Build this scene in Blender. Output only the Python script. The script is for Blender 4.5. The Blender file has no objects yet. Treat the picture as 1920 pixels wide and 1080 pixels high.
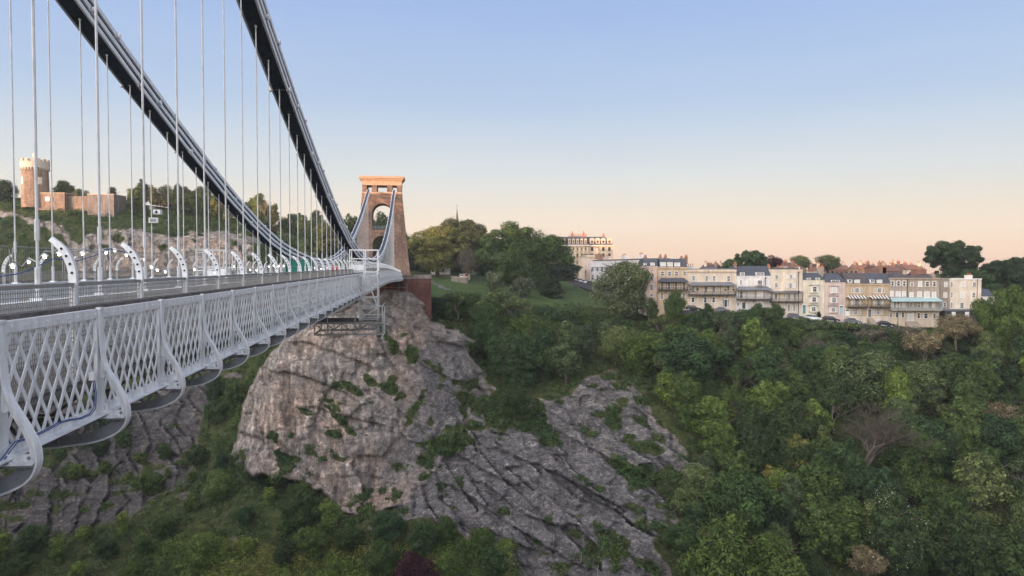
import bpy, math, random
import numpy as np
from mathutils import Vector, Matrix
R = math.radians
random.seed(7)
SC = bpy.context.scene
COL = SC.collection
# ---------------------------------------------------------------- camera model
F = 1387.0; CX, CY = 960.0, 540.0; HORIZON = 498.0
PITCH = math.atan((CY-HORIZON)/F)
cp, sp = math.cos(PITCH), math.sin(PITCH)
def ray(px, py):
    a = (px-CX)/F; b = (CY-py)/F
    return Vector((a, cp + b*sp, -sp + b*cp))
def P(px, py, Y):                       # world point seen at (px,py) at forward distance Y
    d = ray(px, py); return d*(Y/d.y)
def px_of(v):
    f = v.y*cp - v.z*sp; u = v.y*sp + v.z*cp
    return CX + F*v.x/f, CY - F*u/f
def on_plane(px, py, q, n):
    d = ray(px, py); return d*(q.dot(n)/d.dot(n))
# ---------------------------------------------------------------- helpers
def link(o, parent=None):
    COL.objects.link(o)
    if parent is not None: o.parent = parent
    return o
def tag(o, label=None, cat=None, group=None, kind=None):
    if label: o['label'] = label
    if cat: o['category'] = cat
    if group: o['group'] = group
    if kind: o['kind'] = kind
    return o
def empty(name, loc=(0, 0, 0), rz=0.0, label=None, cat=None, group=None, parent=None):
    o = bpy.data.objects.new(name, None); o.empty_display_size = .5
    o.location = loc; o.rotation_euler = (0, 0, rz)
    link(o, parent); return tag(o, label, cat, group)
def copy_tree(o, parent=None):
    c = o.copy(); COL.objects.link(c); c.parent = parent
    for ch in list(KIDS(o)): copy_tree(ch, c)
    return c
def KIDS(o): return [x for x in o.children]
class MB:
    def __init__(s): s.v = []; s.f = []; s.m = []
    def add(s, vs, fs, m=0, M=None):
        b = len(s.v)
        if M is None: s.v += [tuple(v) for v in vs]
        else: s.v += [tuple(M @ Vector(v)) for v in vs]
        s.f += [tuple(i+b for i in f) for f in fs]; s.m += [m]*len(fs)
        return s
    def box(s, x0, x1, y0, y1, z0, z1, m=0, M=None):
        vs = [(x, y, z) for z in (z0, z1) for y in (y0, y1) for x in (x0, x1)]
        fs = [(0, 2, 3, 1), (4, 5, 7, 6), (0, 1, 5, 4), (2, 6, 7, 3), (0, 4, 6, 2), (1, 3, 7, 5)]
        return s.add(vs, fs, m, M)
    def bar(s, a, b, w, h=None, m=0, up=(0, 0, 1)):       # rectangular bar from a to b
        a = Vector(a); b = Vector(b); d = (b-a)
        L = d.length
        if L < 1e-6: return s
        d /= L; up = Vector(up)
        sx = d.cross(up)
        if sx.length < 1e-4: sx = d.cross(Vector((1, 0, 0)))
        sx.normalize(); sz = sx.cross(d)
        h = w if h is None else h
        vs = [a+sx*(w/2*i)+sz*(h/2*j) for (i, j) in ((-1, -1), (1, -1), (1, 1), (-1, 1))]
        vs += [v+d*L for v in vs]
        return s.add(vs, [(0, 3, 2, 1), (4, 5, 6, 7), (0, 1, 5, 4), (1, 2, 6, 5), (2, 3, 7, 6), (3, 0, 4, 7)], m)
    def tube(s, pts, r, n=6, m=0, cap=True):
        pts = [Vector(p) for p in pts]; k = len(pts)
        rs = r if isinstance(r, (list, tuple)) else [r]*k
        vs = []; fs = []
        pr = None
        for i, p in enumerate(pts):
            d = (pts[min(i+1, k-1)]-pts[max(i-1, 0)]).normalized()
            if pr is None:
                pr = d.cross(Vector((0, 0, 1)))
                if pr.length < .05: pr = d.cross(Vector((1, 0, 0)))
            pr = (pr - d*pr.dot(d)).normalized(); q = d.cross(pr)
            for j in range(n):
                t = 2*math.pi*j/n
                vs.append(p+pr*(rs[i]*math.cos(t))+q*(rs[i]*math.sin(t)))
        for i in range(k-1):
            for j in range(n):
                a = i*n+j; b = i*n+(j+1) % n
                fs.append((a, b, b+n, a+n))
        if cap: fs.append(tuple(reversed(range(n)))); fs.append(tuple(range((k-1)*n, k*n)))
        return s.add(vs, fs, m)
    def cyl(s, c, r0, r1, z0, z1, n=16, m=0):
        vs = [(c[0]+r*math.cos(2*math.pi*j/n), c[1]+r*math.sin(2*math.pi*j/n), z) for (r, z) in ((r0, z0), (r1, z1)) for j in range(n)]
        fs = [(j, (j+1) % n, n+(j+1) % n, n+j) for j in range(n)]+[tuple(reversed(range(n))), tuple(range(n, 2*n))]
        return s.add(vs, fs, m)
    def prism(s, poly, a0, a1, axis='y', m=0):            # polygon in the other two axes
        def mk(p, a):
            return {'y': (p[0], a, p[1]), 'x': (a, p[0], p[1]), 'z': (p[0], p[1], a)}[axis]
        n = len(poly)
        vs = [mk(p, a0) for p in poly]+[mk(p, a1) for p in poly]
        fs = [(j, (j+1) % n, n+(j+1) % n, n+j) for j in range(n)]+[tuple(reversed(range(n))), tuple(range(n, 2*n))]
        return s.add(vs, fs, m)
    def ball(s, c, r, m=0, n=8, sc=(1, 1, 1)):
        k = n//2; vs = []; fs = []
        for i in range(k+1):
            t = math.pi*i/k
            for j in range(n):
                p = 2*math.pi*j/n
                vs.append((c[0]+r*sc[0]*math.sin(t)*math.cos(p), c[1]+r*sc[1]*math.sin(t)*math.sin(p), c[2]+r*sc[2]*math.cos(t)))
        for i in range(k):
            for j in range(n):
                fs.append((i*n+j, (i+1)*n+j, (i+1)*n+(j+1) % n, i*n+(j+1) % n))
        return s.add(vs, fs, m)
    def mesh(s, name, mats, smooth=False):
        me = bpy.data.meshes.new(name); me.from_pydata(s.v, [], s.f)
        for mt in (mats if isinstance(mats, (list, tuple)) else [mats]): me.materials.append(mt)
        if any(s.m): me.polygons.foreach_set('material_index', s.m)
        if smooth: me.polygons.foreach_set('use_smooth', [True]*len(s.f))
        me.validate(clean_customdata=False); me.update(); return me
    def build(s, name, mats, parent=None, smooth=False, loc=None):
        o = bpy.data.objects.new(name, s.mesh(name, mats, smooth)); link(o, parent)
        if loc: o.location = loc
        return o
def np_mesh(name, V, Q, mats, mi=None, smooth=False):     # fast quad mesh
    me = bpy.data.meshes.new(name)
    nv, nf = len(V), len(Q); k = Q.shape[1]
    me.vertices.add(nv); me.vertices.foreach_set('co', np.asarray(V, np.float32).ravel())
    me.loops.add(nf*k); me.loops.foreach_set('vertex_index', np.asarray(Q, np.int32).ravel())
    me.polygons.add(nf); me.polygons.foreach_set('loop_start', np.arange(0, nf*k, k, dtype=np.int32))
    for mt in (mats if isinstance(mats, (list, tuple)) else [mats]): me.materials.append(mt)
    if mi is not None: me.polygons.foreach_set('material_index', np.asarray(mi, np.int32))
    if smooth: me.polygons.foreach_set('use_smooth', np.ones(nf, bool))
    me.update(calc_edges=True); return me
# vector noise ----------------------------------------------------------------
def hsh(i, j, k, seed):
    h = (i.astype(np.int64)*374761393 + j.astype(np.int64)*668265263 + k.astype(np.int64)*2147483647 + seed*974711) & 0xffffffff
    h = ((h ^ (h >> 13))*1274126177) & 0xffffffff
    h = (h ^ (h >> 16)) & 0xffff
    return h/32767.5-1
def vnoise(x, y, z, seed=0):
    i, j, k = np.floor(x), np.floor(y), np.floor(z)
    fx, fy, fz = x-i, y-j, z-k
    fx, fy, fz = [t*t*(3-2*t) for t in (fx, fy, fz)]
    r = 0
    for a in (0, 1):
        for b in (0, 1):
            for c in (0, 1):
                w = (fx if a else 1-fx)*(fy if b else 1-fy)*(fz if c else 1-fz)
                r = r + w*hsh(i+a, j+b, k+c, seed)
    return r
def fbm(x, y, z, s, oct=4, seed=0):
    r = 0; a = 1.; n = 0
    for o in range(oct):
        r = r + a*vnoise(x/s+13.7*o, y/s+7.1*o, z/s+3.3*o, seed+o); n += a; a *= .5; s = s*.5
    return r/n
# ---------------------------------------------------------------- materials
def nt(name, rough=.7, spec=.3, metal=0.):
    m = bpy.data.materials.new(name); m.use_nodes = True
    t = m.node_tree; b = t.nodes['Principled BSDF']
    b.inputs['Roughness'].default_value = rough; b.inputs['Metallic'].default_value = metal
    b.inputs['Specular IOR Level'].default_value = spec
    return m, t, b
def N(t, ty, **kw):
    n = t.nodes.new(ty)
    for k, v in kw.items():
        if k.startswith('i_'): n.inputs[k[2:].replace('_', ' ')].default_value = v
        else: setattr(n, k, v)
    return n
def ramp(t, stops, fac, interp='LINEAR'):
    n = t.nodes.new('ShaderNodeValToRGB'); n.color_ramp.interpolation = interp
    e = n.color_ramp.elements
    while len(e) < len(stops): e.new(.5)
    for k, (p, c) in enumerate(stops):
        e[k].position = p; e[k].color = (c[0], c[1], c[2], 1) if not isinstance(c, (int, float)) else (c, c, c, 1)
    t.links.new(fac, n.inputs['Fac']); return n.outputs['Color']
def coords(t, scale=(1, 1, 1), which='Object', rot=(0, 0, 0)):
    tc = t.nodes.new('ShaderNodeTexCoord'); mp = t.nodes.new('ShaderNodeMapping')
    mp.inputs['Scale'].default_value = scale; mp.inputs['Rotation'].default_value = rot
    t.links.new(tc.outputs[which], mp.inputs['Vector']); return mp.outputs['Vector']
def noise(t, vec, scale, detail=4, rough=.6):
    n = t.nodes.new('ShaderNodeTexNoise'); n.inputs['Scale'].default_value = scale
    n.inputs['Detail'].default_value = detail; n.inputs['Roughness'].default_value = rough
    t.links.new(vec, n.inputs['Vector']); return n.outputs['Fac']
def mix(t, fac, a, b, mode='MIX'):
    n = t.nodes.new('ShaderNodeMix'); n.data_type = 'RGBA'; n.blend_type = mode
    for s, k in ((fac, 0), (a, 6), (b, 7)):
        if isinstance(s, (int, float)): n.inputs[k].default_value = s if k == 0 else (s, s, s, 1)
        elif isinstance(s, tuple): n.inputs[k].default_value = (s[0], s[1], s[2], 1)
        else: t.links.new(s, n.inputs[k])
    return n.outputs[2]
def bump(t, b, h, strength=.5, dist=.05):
    n = t.nodes.new('ShaderNodeBump'); n.inputs['Strength'].default_value = strength; n.inputs['Distance'].default_value = dist
    t.links.new(h, n.inputs['Height']); t.links.new(n.outputs['Normal'], b.inputs['Normal'])
def plain(name, c, var=.15, scale=1.5, rough=.7, spec=.3, metal=0., c2=None, streak=1., bumpy=0.):
    """base colour broken up by two noises (dirt and wear)"""
    m, t, b = nt(name, rough, spec, metal)
    v = coords(t, (1, 1, streak))
    f = noise(t, v, scale, 6, .65)
    c2 = c2 or tuple(x*(1-2*var) for x in c)
    col = ramp(t, [(.3, c2), (.62, c)], f)
    t.links.new(col, b.inputs['Base Color'])
    if bumpy: bump(t, b, f, bumpy, .05)
    return m
M = {}
def paint_mat(name, c, c2, rust):
    m, t, b = nt(name, .5, .4)
    v = coords(t); vs = coords(t, (1, 1, .12)); f = noise(t, v, 2.2, 6, .65); g = noise(t, vs, 7, 5, .7); h = noise(t, v, 9, 4, .6)
    col = ramp(t, [(.3, c2), (.6, c)], f); col = mix(t, 1., col, ramp(t, [(.33, (.74, .75, .76)), (.52, (1, 1, 1))], g), 'MULTIPLY')
    a = N(t, 'ShaderNodeMath', operation='MULTIPLY'); t.links.new(ramp(t, [(.60, 0.), (.68, 1.)], g), a.inputs[0]); t.links.new(ramp(t, [(.52, 0.), (.62, 1.)], h), a.inputs[1])
    col = mix(t, a.outputs[0], col, rust); t.links.new(col, b.inputs['Base Color']); return m
M['paint'] = paint_mat('pale grey bridge paint', (.80, .81, .82), (.64, .655, .67), (.42, .34, .27))
M['hanger'] = plain('grey painted rod', (.55, .56, .57), .12, 3, .5, .4, c2=(.42, .43, .44))
M['paint_old'] = plain('weathered grey paint', (.40, .42, .45), .2, 4, .6, .3, c2=(.25, .27, .30))
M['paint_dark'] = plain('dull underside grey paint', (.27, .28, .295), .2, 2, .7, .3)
M['bar_inner'] = plain('dark navy iron', (.07, .09, .13), .2, 3, .8, .1)  # dark navy tone of the inner chain bars
M['bar_outer'] = plain('chain bar grey paint', (.82, .84, .87), .15, 2, .6, .4, c2=(.68, .71, .75))
M['timber'] = plain('dark weathered timber', (.15, .14, .135), .3, 6, .85, .1, streak=1, c2=(.06, .055, .052))
M['steel'] = plain('galvanised steel', (.52, .53, .53), .15, 5, .5, .5)
M['steel_dark'] = plain('dull scaffold steel', (.30, .295, .28), .15, 5, .6, .4)
M['board'] = plain('grey scaffold board', (.17, .15, .135), .25, 4, .85, .1)
M['asphalt'] = plain('asphalt', (.062, .062, .068), .2, .7, .9, .2)
M['pave'] = plain('footway surface', (.14, .135, .13), .15, 2, .9, .2)
M['blue'] = plain('blue cable sheath', (.035, .085, .26), .1, 3, .5)
M['white'] = plain('white paint', (.78, .77, .75), .06, 3, .55)
M['black'] = plain('black rubber', (.02, .02, .022), .1, 3, .6)
M['wire'] = plain('dull beige grey wire mesh', (.30, .29, .27), .12, 5, .7)
M['green_net'] = plain('green mesh sheeting', (.025, .19, .14), .2, 4, .8)
def emis(name, c, s):
    m, t, b = nt(name); b.inputs['Emission Color'].default_value = (*c, 1); b.inputs['Emission Strength'].default_value = s; return m
M['bulb'] = emis('lit bulb', (1, .93, .8), 6)
def masonry(name, c1, c2, mortar, bw=.6, bh=.3, rough=.9, msz=.02, rot=(R(90), 0, 0), noise_c=None):
    m, t, b = nt(name, rough, .15)
    tc = t.nodes.new('ShaderNodeTexCoord'); sx = t.nodes.new('ShaderNodeSeparateXYZ'); cx = t.nodes.new('ShaderNodeCombineXYZ')
    ad = t.nodes.new('ShaderNodeMath'); ad.operation = 'ADD'
    t.links.new(tc.outputs['Object'], sx.inputs[0]); t.links.new(sx.outputs['X'], ad.inputs[0]); t.links.new(sx.outputs['Y'], ad.inputs[1])
    t.links.new(ad.outputs[0], cx.inputs['X']); t.links.new(sx.outputs['Z'], cx.inputs['Y'])
    br = t.nodes.new('ShaderNodeTexBrick'); br.inputs['Scale'].default_value = 1
    br.inputs['Brick Width'].default_value = bw; br.inputs['Row Height'].default_value = bh
    br.inputs['Mortar Size'].default_value = msz; br.inputs['Color1'].default_value = (*c1, 1); br.inputs['Color2'].default_value = (*c2, 1)
    br.inputs['Mortar'].default_value = (*mortar, 1); br.inputs['Bias'].default_value = 0
    t.links.new(cx.outputs[0], br.inputs['Vector'])
    v = coords(t, (1, 1, .4)); f = noise(t, v, .5, 6, .7); f2 = noise(t, v, 3.5, 4, .7)
    g = ramp(t, [(.32, .5), (.62, 1.18)], f); col = mix(t, 1., br.outputs['Color'], g, 'MULTIPLY')
    g2 = ramp(t, [(.3, .75), (.7, 1.15)], f2); col = mix(t, 1., col, g2, 'MULTIPLY')
    t.links.new(col, b.inputs['Base Color']); bump(t, b, f2, .5, .05)
    return m
M['tower'] = masonry('red brown tower stone', (.29, .185, .135), (.18, .125, .10), (.13, .10, .085), 1.1, .5, msz=.03)
M['tower_trim'] = plain('warm dressed stone', (.50, .34, .23), .12, 1.2, .85, .15, c2=(.34, .22, .15))
M['abut'] = masonry('dark red abutment stone', (.15, .065, .05), (.10, .05, .042), (.07, .045, .04), .9, .4)
M['rubble'] = masonry('tan rubble stone', (.34, .24, .18), (.24, .18, .14), (.18, .14, .11), .7, .35)
M['rubble_grey'] = masonry('grey rubble stone', (.26, .22, .20), (.19, .165, .15), (.15, .13, .12), .7, .35)
M['obs_white'] = plain('cream rendered parapet', (.55, .49, .40), .12, .8, .8)
def render_mat(name, c):
    m, t, b = nt(name, .85, .15)
    v = coords(t, (1, 1, .18)); f = noise(t, v, 1.1, 6, .7); v2 = coords(t); f2 = noise(t, v2, .35, 4, .6)
    g = ramp(t, [(.32, .70), (.6, 1.0)], f); col = mix(t, 1., c, g, 'MULTIPLY')
    g2 = ramp(t, [(.3, .82), (.7, 1.06)], f2); col = mix(t, 1., col, g2, 'MULTIPLY')
    t.links.new(col, b.inputs['Base Color']); return m
for k, c in dict(r_pink=(.74, .57, .49), r_tan=(.60, .46, .31), r_hotel=(.58, .43, .29), r_cream=(.72, .60, .475), r_white=(.80, .75, .71), r_cream2=(.76, .65, .52),
                 r_yellow=(.76, .68, .53), r_rose=(.67, .53, .47), r_gold=(.55, .42, .28), r_stone=(.42, .345, .275), r_bath=(.68, .55, .41),
                 r_grey=(.36, .31, .26), r_base=(.70, .60, .48), r_brick=(.27, .14, .10), r_brick2=(.34, .21, .145)).items(): M[k] = render_mat(k[2:]+' render', c)
M['slate'] = plain('blue grey slate', (.075, .085, .105), .2, 1.2, .6, .35, streak=1.5, c2=(.045, .05, .065))
M['slate2'] = plain('brown grey slate', (.10, .085, .085), .2, 1.2, .7, .3, c2=(.055, .05, .055))
M['tile'] = plain('red clay tile', (.22, .11, .08), .2, 1, .8, c2=(.14, .08, .065))
M['lead'] = plain('grey sheet metal roof', (.17, .18, .20), .12, .8, .5, .4)
M['aqua'] = plain('pale blue green canopy', (.36, .50, .50), .1, .8, .6)
M['iron'] = plain('dark ironwork', (.035, .035, .04), .1, 3, .5)
M['pot'] = plain('terracotta', (.42, .16, .08), .15, 3, .8)
M['teal'] = plain('teal door paint', (.10, .27, .27), .1, 3, .5)
M['door_dark'] = plain('dark door paint', (.05, .055, .06), .1, 3, .5)
M['blind'] = plain('white blind behind glass', (.62, .58, .52), .05, 1, .4)
def glass():
    m, t, b = nt('dark window glass', .08, .6); v = coords(t, which='Generated')
    f = noise(t, v, 2.5, 2); t.links.new(ramp(t, [(.35, (.012, .013, .017)), (.7, (.07, .065, .062))], f), b.inputs['Base Color']); return m
M['glass'] = glass()
def stripes():
    m, t, b = nt('black and white striped canvas', .8, .1)
    tc = t.nodes.new('ShaderNodeTexCoord'); sx = t.nodes.new('ShaderNodeSeparateXYZ'); t.links.new(tc.outputs['Object'], sx.inputs[0])
    a = N(t, 'ShaderNodeMath', operation='MULTIPLY'); a.inputs[1].default_value = 1/.85; t.links.new(sx.outputs['X'], a.inputs[0])
    f = N(t, 'ShaderNodeMath', operation='FRACT'); t.links.new(a.outputs[0], f.inputs[0])
    t.links.new(ramp(t, [(0, (.03, .03, .04)), (.5, (.72, .68, .62))], f.outputs[0], 'CONSTANT'), b.inputs['Base Color']); return m
M['stripe'] = stripes()
def leaf(name, dark, light, hue=None, rand=.35):
    m, t, b = nt(name, .75, .2)
    v = coords(t); f = noise(t, v, .55, 3, .6); f2 = noise(t, v, 5., 2, .6)
    oi = t.nodes.new('ShaderNodeObjectInfo')
    c = ramp(t, [(.3, dark), (.7, light)], f)
    g = ramp(t, [(.3, .65), (.72, 1.45)], f2); c = mix(t, 1., c, g, 'MULTIPLY')
    f3 = noise(t, v, 1.25, 3, .55); c = mix(t, 1., c, ramp(t, [(.34, .50), (.5, .95), (.66, 1.75)], f3), 'MULTIPLY')
    g3 = ramp(t, [(0, (1-rand, 1-rand, 1-rand*.6)), (.5, (1, 1, 1)), (1, (1+rand*1.2, 1+rand*.8, 1))], oi.outputs['Random']); c = mix(t, 1., c, g3, 'MULTIPLY')
    t.links.new(c, b.inputs['Base Color'])
    tr = t.nodes.new('ShaderNodeBsdfTranslucent'); t.links.new(c, tr.inputs['Color'])
    ms = t.nodes.new('ShaderNodeMixShader'); ms.inputs[0].default_value = .22
    out = t.nodes['Material Output']; t.links.new(b.outputs[0], ms.inputs[1]); t.links.new(tr.outputs[0], ms.inputs[2]); t.links.new(ms.outputs[0], out.inputs['Surface'])
    return m
M['leaf_mid'] = leaf('mid green leaves', (0.037, 0.068, 0.020), (0.084, 0.129, 0.034))
M['leaf_dark'] = leaf('dark green leaves', (0.026, 0.052, 0.021), (0.051, 0.097, 0.034))
M['leaf_light'] = leaf('fresh green leaves', (0.070, 0.116, 0.027), (0.138, 0.194, 0.048))
M['leaf_olive'] = leaf('olive green leaves', (0.058, 0.084, 0.034), (0.116, 0.154, 0.064))

M['leaf_gold'] = leaf('yellow green leaves', (.085, .095, .03), (.16, .165, .05))
M['leaf_bloom'] = leaf('golden olive crown leaves', (.085, .10, .032), (.19, .195, .065))  # paler golden olive, the big trees' own leaf colour
M['leaf_grey'] = leaf('grey brown budding leaves', (0.106, 0.094, 0.062), (0.175, 0.156, 0.106))
M['leaf_yew'] = leaf('blackish green needles', (.012, .022, .012), (.022, .038, .02))
M['leaf_purple'] = leaf('dark purple leaves', (.035, .008, .014), (.06, .016, .022))
M['blossom'] = leaf('white blossom', (.42, .40, .36), (.62, .60, .54), rand=.1)
M['blossom_dull'] = leaf('cream brown blossom', (.22, .20, .15), (.38, .34, .27), rand=.1)
M['bark'] = plain('brown grey bark', (.13, .105, .085), .2, 2, .9, .1)
M['bark_pale'] = plain('pale grey bark', (.30, .25, .205), .15, 2, .9, .1)
# ================================================================= BRIDGE
TH = R(7.15)
VL, VN, VF = 4.40, 6.32, 12.80
VC = 9.56
tanT = math.tan(TH)
def deck_z(u):                          # top of the outer lattice along the span
    xs = [0, 60, 85, 105, 129, 150, 177, 192, 215]; zs = [-.60, -.595, -.60, -.68, -.97, -1.33, -1.85, -2.05, -2.2]
    return float(np.interp(u, xs, zs))
_u = np.linspace(-5, 215, 400); _z = np.array([deck_z(a) for a in _u])
_z = np.convolve(np.pad(_z, 12, 'edge'), np.ones(25)/25, 'valid')
def deck_z(u): return float(np.interp(u, _u, _z))
PAN = 2.44
def post_u(n): return PAN*(n+4.43)
bridge = empty('suspension_bridge', (0, 0, 0), TH, 'long pale grey iron suspension bridge with white lattice sides crossing the gorge', 'bridge')
B2W = Matrix.Rotation(TH, 4, 'Z')
W2B = B2W.inverted()
def bp(px, py, v):                      # bridge-local point on the plane at lateral offset v
    q = B2W @ Vector((-v, 0, 0)); n = (B2W @ Vector((1, 0, 0)))
    return W2B @ on_plane(px, py, q, n)
# ---- lattice panel
def lattice_mesh():
    b = MB(); H = 1.43; t = .02
    p = PAN/8.5; run = 3*p; slope = (H-.12)/run
    def clipbar(x0, s, y):
        xa, za = x0, -H+.06; xb, zb = x0+s*run, -.06
        lo, hi = .10, PAN-.10
        def cut(xa, za, xb, zb, X):
            k = (X-xa)/(xb-xa); return X, za+(zb-za)*k
        if max(xa, xb) < lo or min(xa, xb) > hi: return
        if xa < lo: xa, za = cut(xa, za, xb, zb, lo)
        if xa > hi: xa, za = cut(xa, za, xb, zb, hi)
        if xb < lo: xb, zb = cut(xa, za, xb, zb, lo)
        if xb > hi: xb, zb = cut(xa, za, xb, zb, hi)
        b.bar((y, xa, za), (y, xb, zb), .012, .056, up=(0, 0, 1))
    k = -4
    while k < 13:
        clipbar(k*p, 1, .0065); clipbar(k*p, -1, -.0065); k += 1
    # chords and rivets
    b.box(-.02, .035, .0, PAN, -.12, 0); b.box(-.10, .03, 0, PAN, -.012, .004)
    b.box(-.02, .035, 0, PAN, -H-.02, -H+.10); b.box(.035, .13, 0, PAN, -H-.02, -H-.005)
    for i in range(9):
        b.box(.035, .048, .2+i*.26, .225+i*.26, -.07, -.045)
        b.box(.035, .048, .2+i*.26, .225+i*.26, -H+.03, -H+.055)
    return b
lat = lattice_mesh().mesh('lattice_panel', M['paint'])
# ---- bracket cross-section: s-curved outrigger (d outward, z below the lattice top)
SC_ = [(.05, .0), (.055, -.20), (.06, -.43), (.085, -.68), (.15, -.86), (.235, -1.01), (.315, -1.16), (.375, -1.30), (.395, -1.44)]
BEL = [(.395, -1.44), (.385, -1.53), (.335, -1.64), (.22, -1.74), (0, -1.83), (-.25, -1.87), (-.65, -1.91), (-1.2, -1.93)]
def spline(P_, k=4):
    o = []
    for i in range(len(P_)-1):
        a, b, c, d = [Vector((*P_[min(max(j, 0), len(P_)-1)], 0)) for j in (i-1, i, i+1, i+2)]
        for t_ in range(k):
            t = t_/k; o.append(.5*((2*b)+(c-a)*t+(2*a-5*b+4*c-d)*t*t+(3*b-a-3*c+d)*t**3))
    o.append(Vector((*P_[-1], 0))); return [(v.x, v.y) for v in o]
def strip_band(b, P_, w, th):           # continuous curved flange: width w across, thickness th inwards
    pts = [Vector(p) for p in P_]; n = len(pts); vs = []
    for i, p in enumerate(pts):
        d = (pts[min(i+1, n-1)]-pts[max(i-1, 0)]).normalized(); nr = Vector((d.y, -d.x))*th
        q = p+nr; vs += [(p.x, -w/2, p.y), (p.x, w/2, p.y), (q.x, w/2, q.y), (q.x, -w/2, q.y)]
    fs = [(3, 2, 1, 0), (4*n-4, 4*n-3, 4*n-2, 4*n-1)]
    for i in range(n-1):
        for j in range(4): fs.append((4*i+j, 4*i+(j+1) % 4, 4*i+4+(j+1) % 4, 4*i+4+j))
    b.add(vs, fs)
def bracket_mb():
    b = MB()
    b.box(-.015, .03, -.115, .115, -1.45, .0)                       # post plate
    strip_band(b, spline(SC_+BEL[1:]), .13, .022)
    b.bar((0, 0, .01), (.062, 0, .01), .13, .03)
    poly = [(.03, -.02)]+[(d-.008, z) for d, z in SC_[:5]]+[(.075, -.95), (.03, -.95)]
    b.prism(poly, -.009, .009, 'y')
    strip = [(SC_[i][0]-.01, SC_[i][1]) for i in range(4, 9)]
    inner = [(d-.085, z) for d, z in strip]
    b.prism(strip+list(reversed(inner)), -.009, .009, 'y')
    b.box(.03, .36, -.10, .10, -1.50, -1.485); b.box(.03, .36, -.012, .012, -1.485, -1.40)
    for x in (.12, .24): b.cyl((x, .05), .018, .018, -1.485, -1.465, 6); b.cyl((x, -.05), .018, .018, -1.485, -1.465, 6)
    return b
def flip(mb, cx):                       # mirrored copy about x = cx (outward is +x on the near side)
    o = MB(); o.v = [(2*cx-x, y, z) for x, y, z in mb.v]; o.f = [tuple(reversed(f)) for f in mb.f]; o.m = list(mb.m); return o
brk = bracket_mb().mesh('bracket', M['paint'])
# ---- cross girder, fish-bellied, spans the deck
def girder_mesh():
    b = MB(); W = 2*(VC-VL)
    top = -1.505
    full = BEL+[(-W-d, z) for d, z in reversed(BEL)]
    cv = [Vector((d, 0, z+.012)) for d, z in full]
    for a, c in zip(cv[9-2:-9+2], cv[9-1:-9+3]): b.bar(a, c, .13, .022, up=(1, 0, .3))
    b.box(-W-.33, .36, -.07, .07, top-.025, top)
    for m0, m1 in ((0, 1), (1, 1)):
        pts = [(d*.975-.004, z+.012) for d, z in BEL] if m0 == 0 else [(-W-d*.975+.004, z+.012) for d, z in BEL]
        inn = [(d-.11 if m0 == 0 else d+.11, z+.12) for d, z in pts]; inn[0] = (inn[0][0], -1.44)
        for k in range(len(pts)-1):
            q_ = [pts[k], pts[k+1], inn[k+1], inn[k]]; b.prism(q_, -.008, .008, 'y')
    for x0_, x1_ in ((.22, -.10), (-.10, -.40), (-.40, -.80), (-.80, -1.2)):
        b.bar((x0_, 0, top-.02), ((x0_+x1_)/2, 0, -1.80), .05, .012, up=(0, 1, 0)); b.bar(((x0_+x1_)/2, 0, -1.80), (x1_, 0, top-.02), .05, .012, up=(0, 1, 0))
    x = -1.2
    while x > -W+1.2:
        nx = max(x-.55, -W+1.2)
        b.bar((x, 0, top-.02), (nx, 0, -1.92), .05, .05); x = nx
    for i, (d, z) in enumerate(BEL[1:-1]): b.ball((d*.8-.02, -.012, z+.09), .022, n=6)
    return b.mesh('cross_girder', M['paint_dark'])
gir = girder_mesh()
# handrail post with curved, perforated top
def spost_mb():
    b = MB()
    b.bar((0, 0, -1.0), (0, 0, .36), .07, .10, up=(0, 1, 0))
    c = [(0, .34), (-.005, .50), (-.03, .62), (-.075, .73), (-.135, .83), (-.20, .90), (-.27, .96)]
    w = [.10, .10, .10, .095, .085, .07, .045]
    for k in range(6):
        a = Vector((c[k][0], 0, c[k][1])); e = Vector((c[k+1][0], 0, c[k+1][1])); dn = (e-a).normalized()
        b.bar(a-dn*.006, e+dn*.008, .075, w[k], up=(1, 0, .2))
    for k in (1, 2, 3, 4):
        p = c[k]; b.ball((p[0], -.04, p[1]), .02, 1, 6)
    return b
spm = spost_mb().mesh('safety_post', [M['paint'], M['black']])
def wire_mb():
    b = MB(); H0, H1 = -1.0, .30
    for i in range(22):
        z = H0+(H1-H0)*(i+.5)/22; b.bar((0, .04, z), (0, PAN-.04, z), .008, .008)
    for i in range(46):
        y = .04+(PAN-.08)*(i+.5)/46; b.bar((.008, y, H0), (.008, y, H1), .008, .008)
    b.bar((0, .035, .34), (0, PAN-.035, .34), .06, .05); b.bar((0, .035, -.98), (0, PAN-.035, -.98), .04, .05)
    return b
wrm = wire_mb().mesh('rail_panel', M['wire'])
NP = 78
def put(name, me, x, u, z, pitch=0., parent=bridge, kind=None):
    o = bpy.data.objects.new(name, me); COL.objects.link(o); o.parent = parent
    o.location = (x, u, z); o.rotation_euler = (pitch, 0, 0)
    if kind: o['kind'] = kind
    return o
for n in range(-2, NP-2):
    u = post_u(n); z = deck_z(u); z2 = deck_z(u+PAN); pt = math.atan2(z2-z, PAN)
    put('outrigger_bracket', brk, -VL, u, z)
    put('cross_girder', gir, -VL, u, z)
    put('lattice_panel', lat, -VL, u, z, pt)
    put('safety_post', spm, -4.70, u, z)
    put('rail_panel', wrm, -4.70, u, z, pt)
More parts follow.
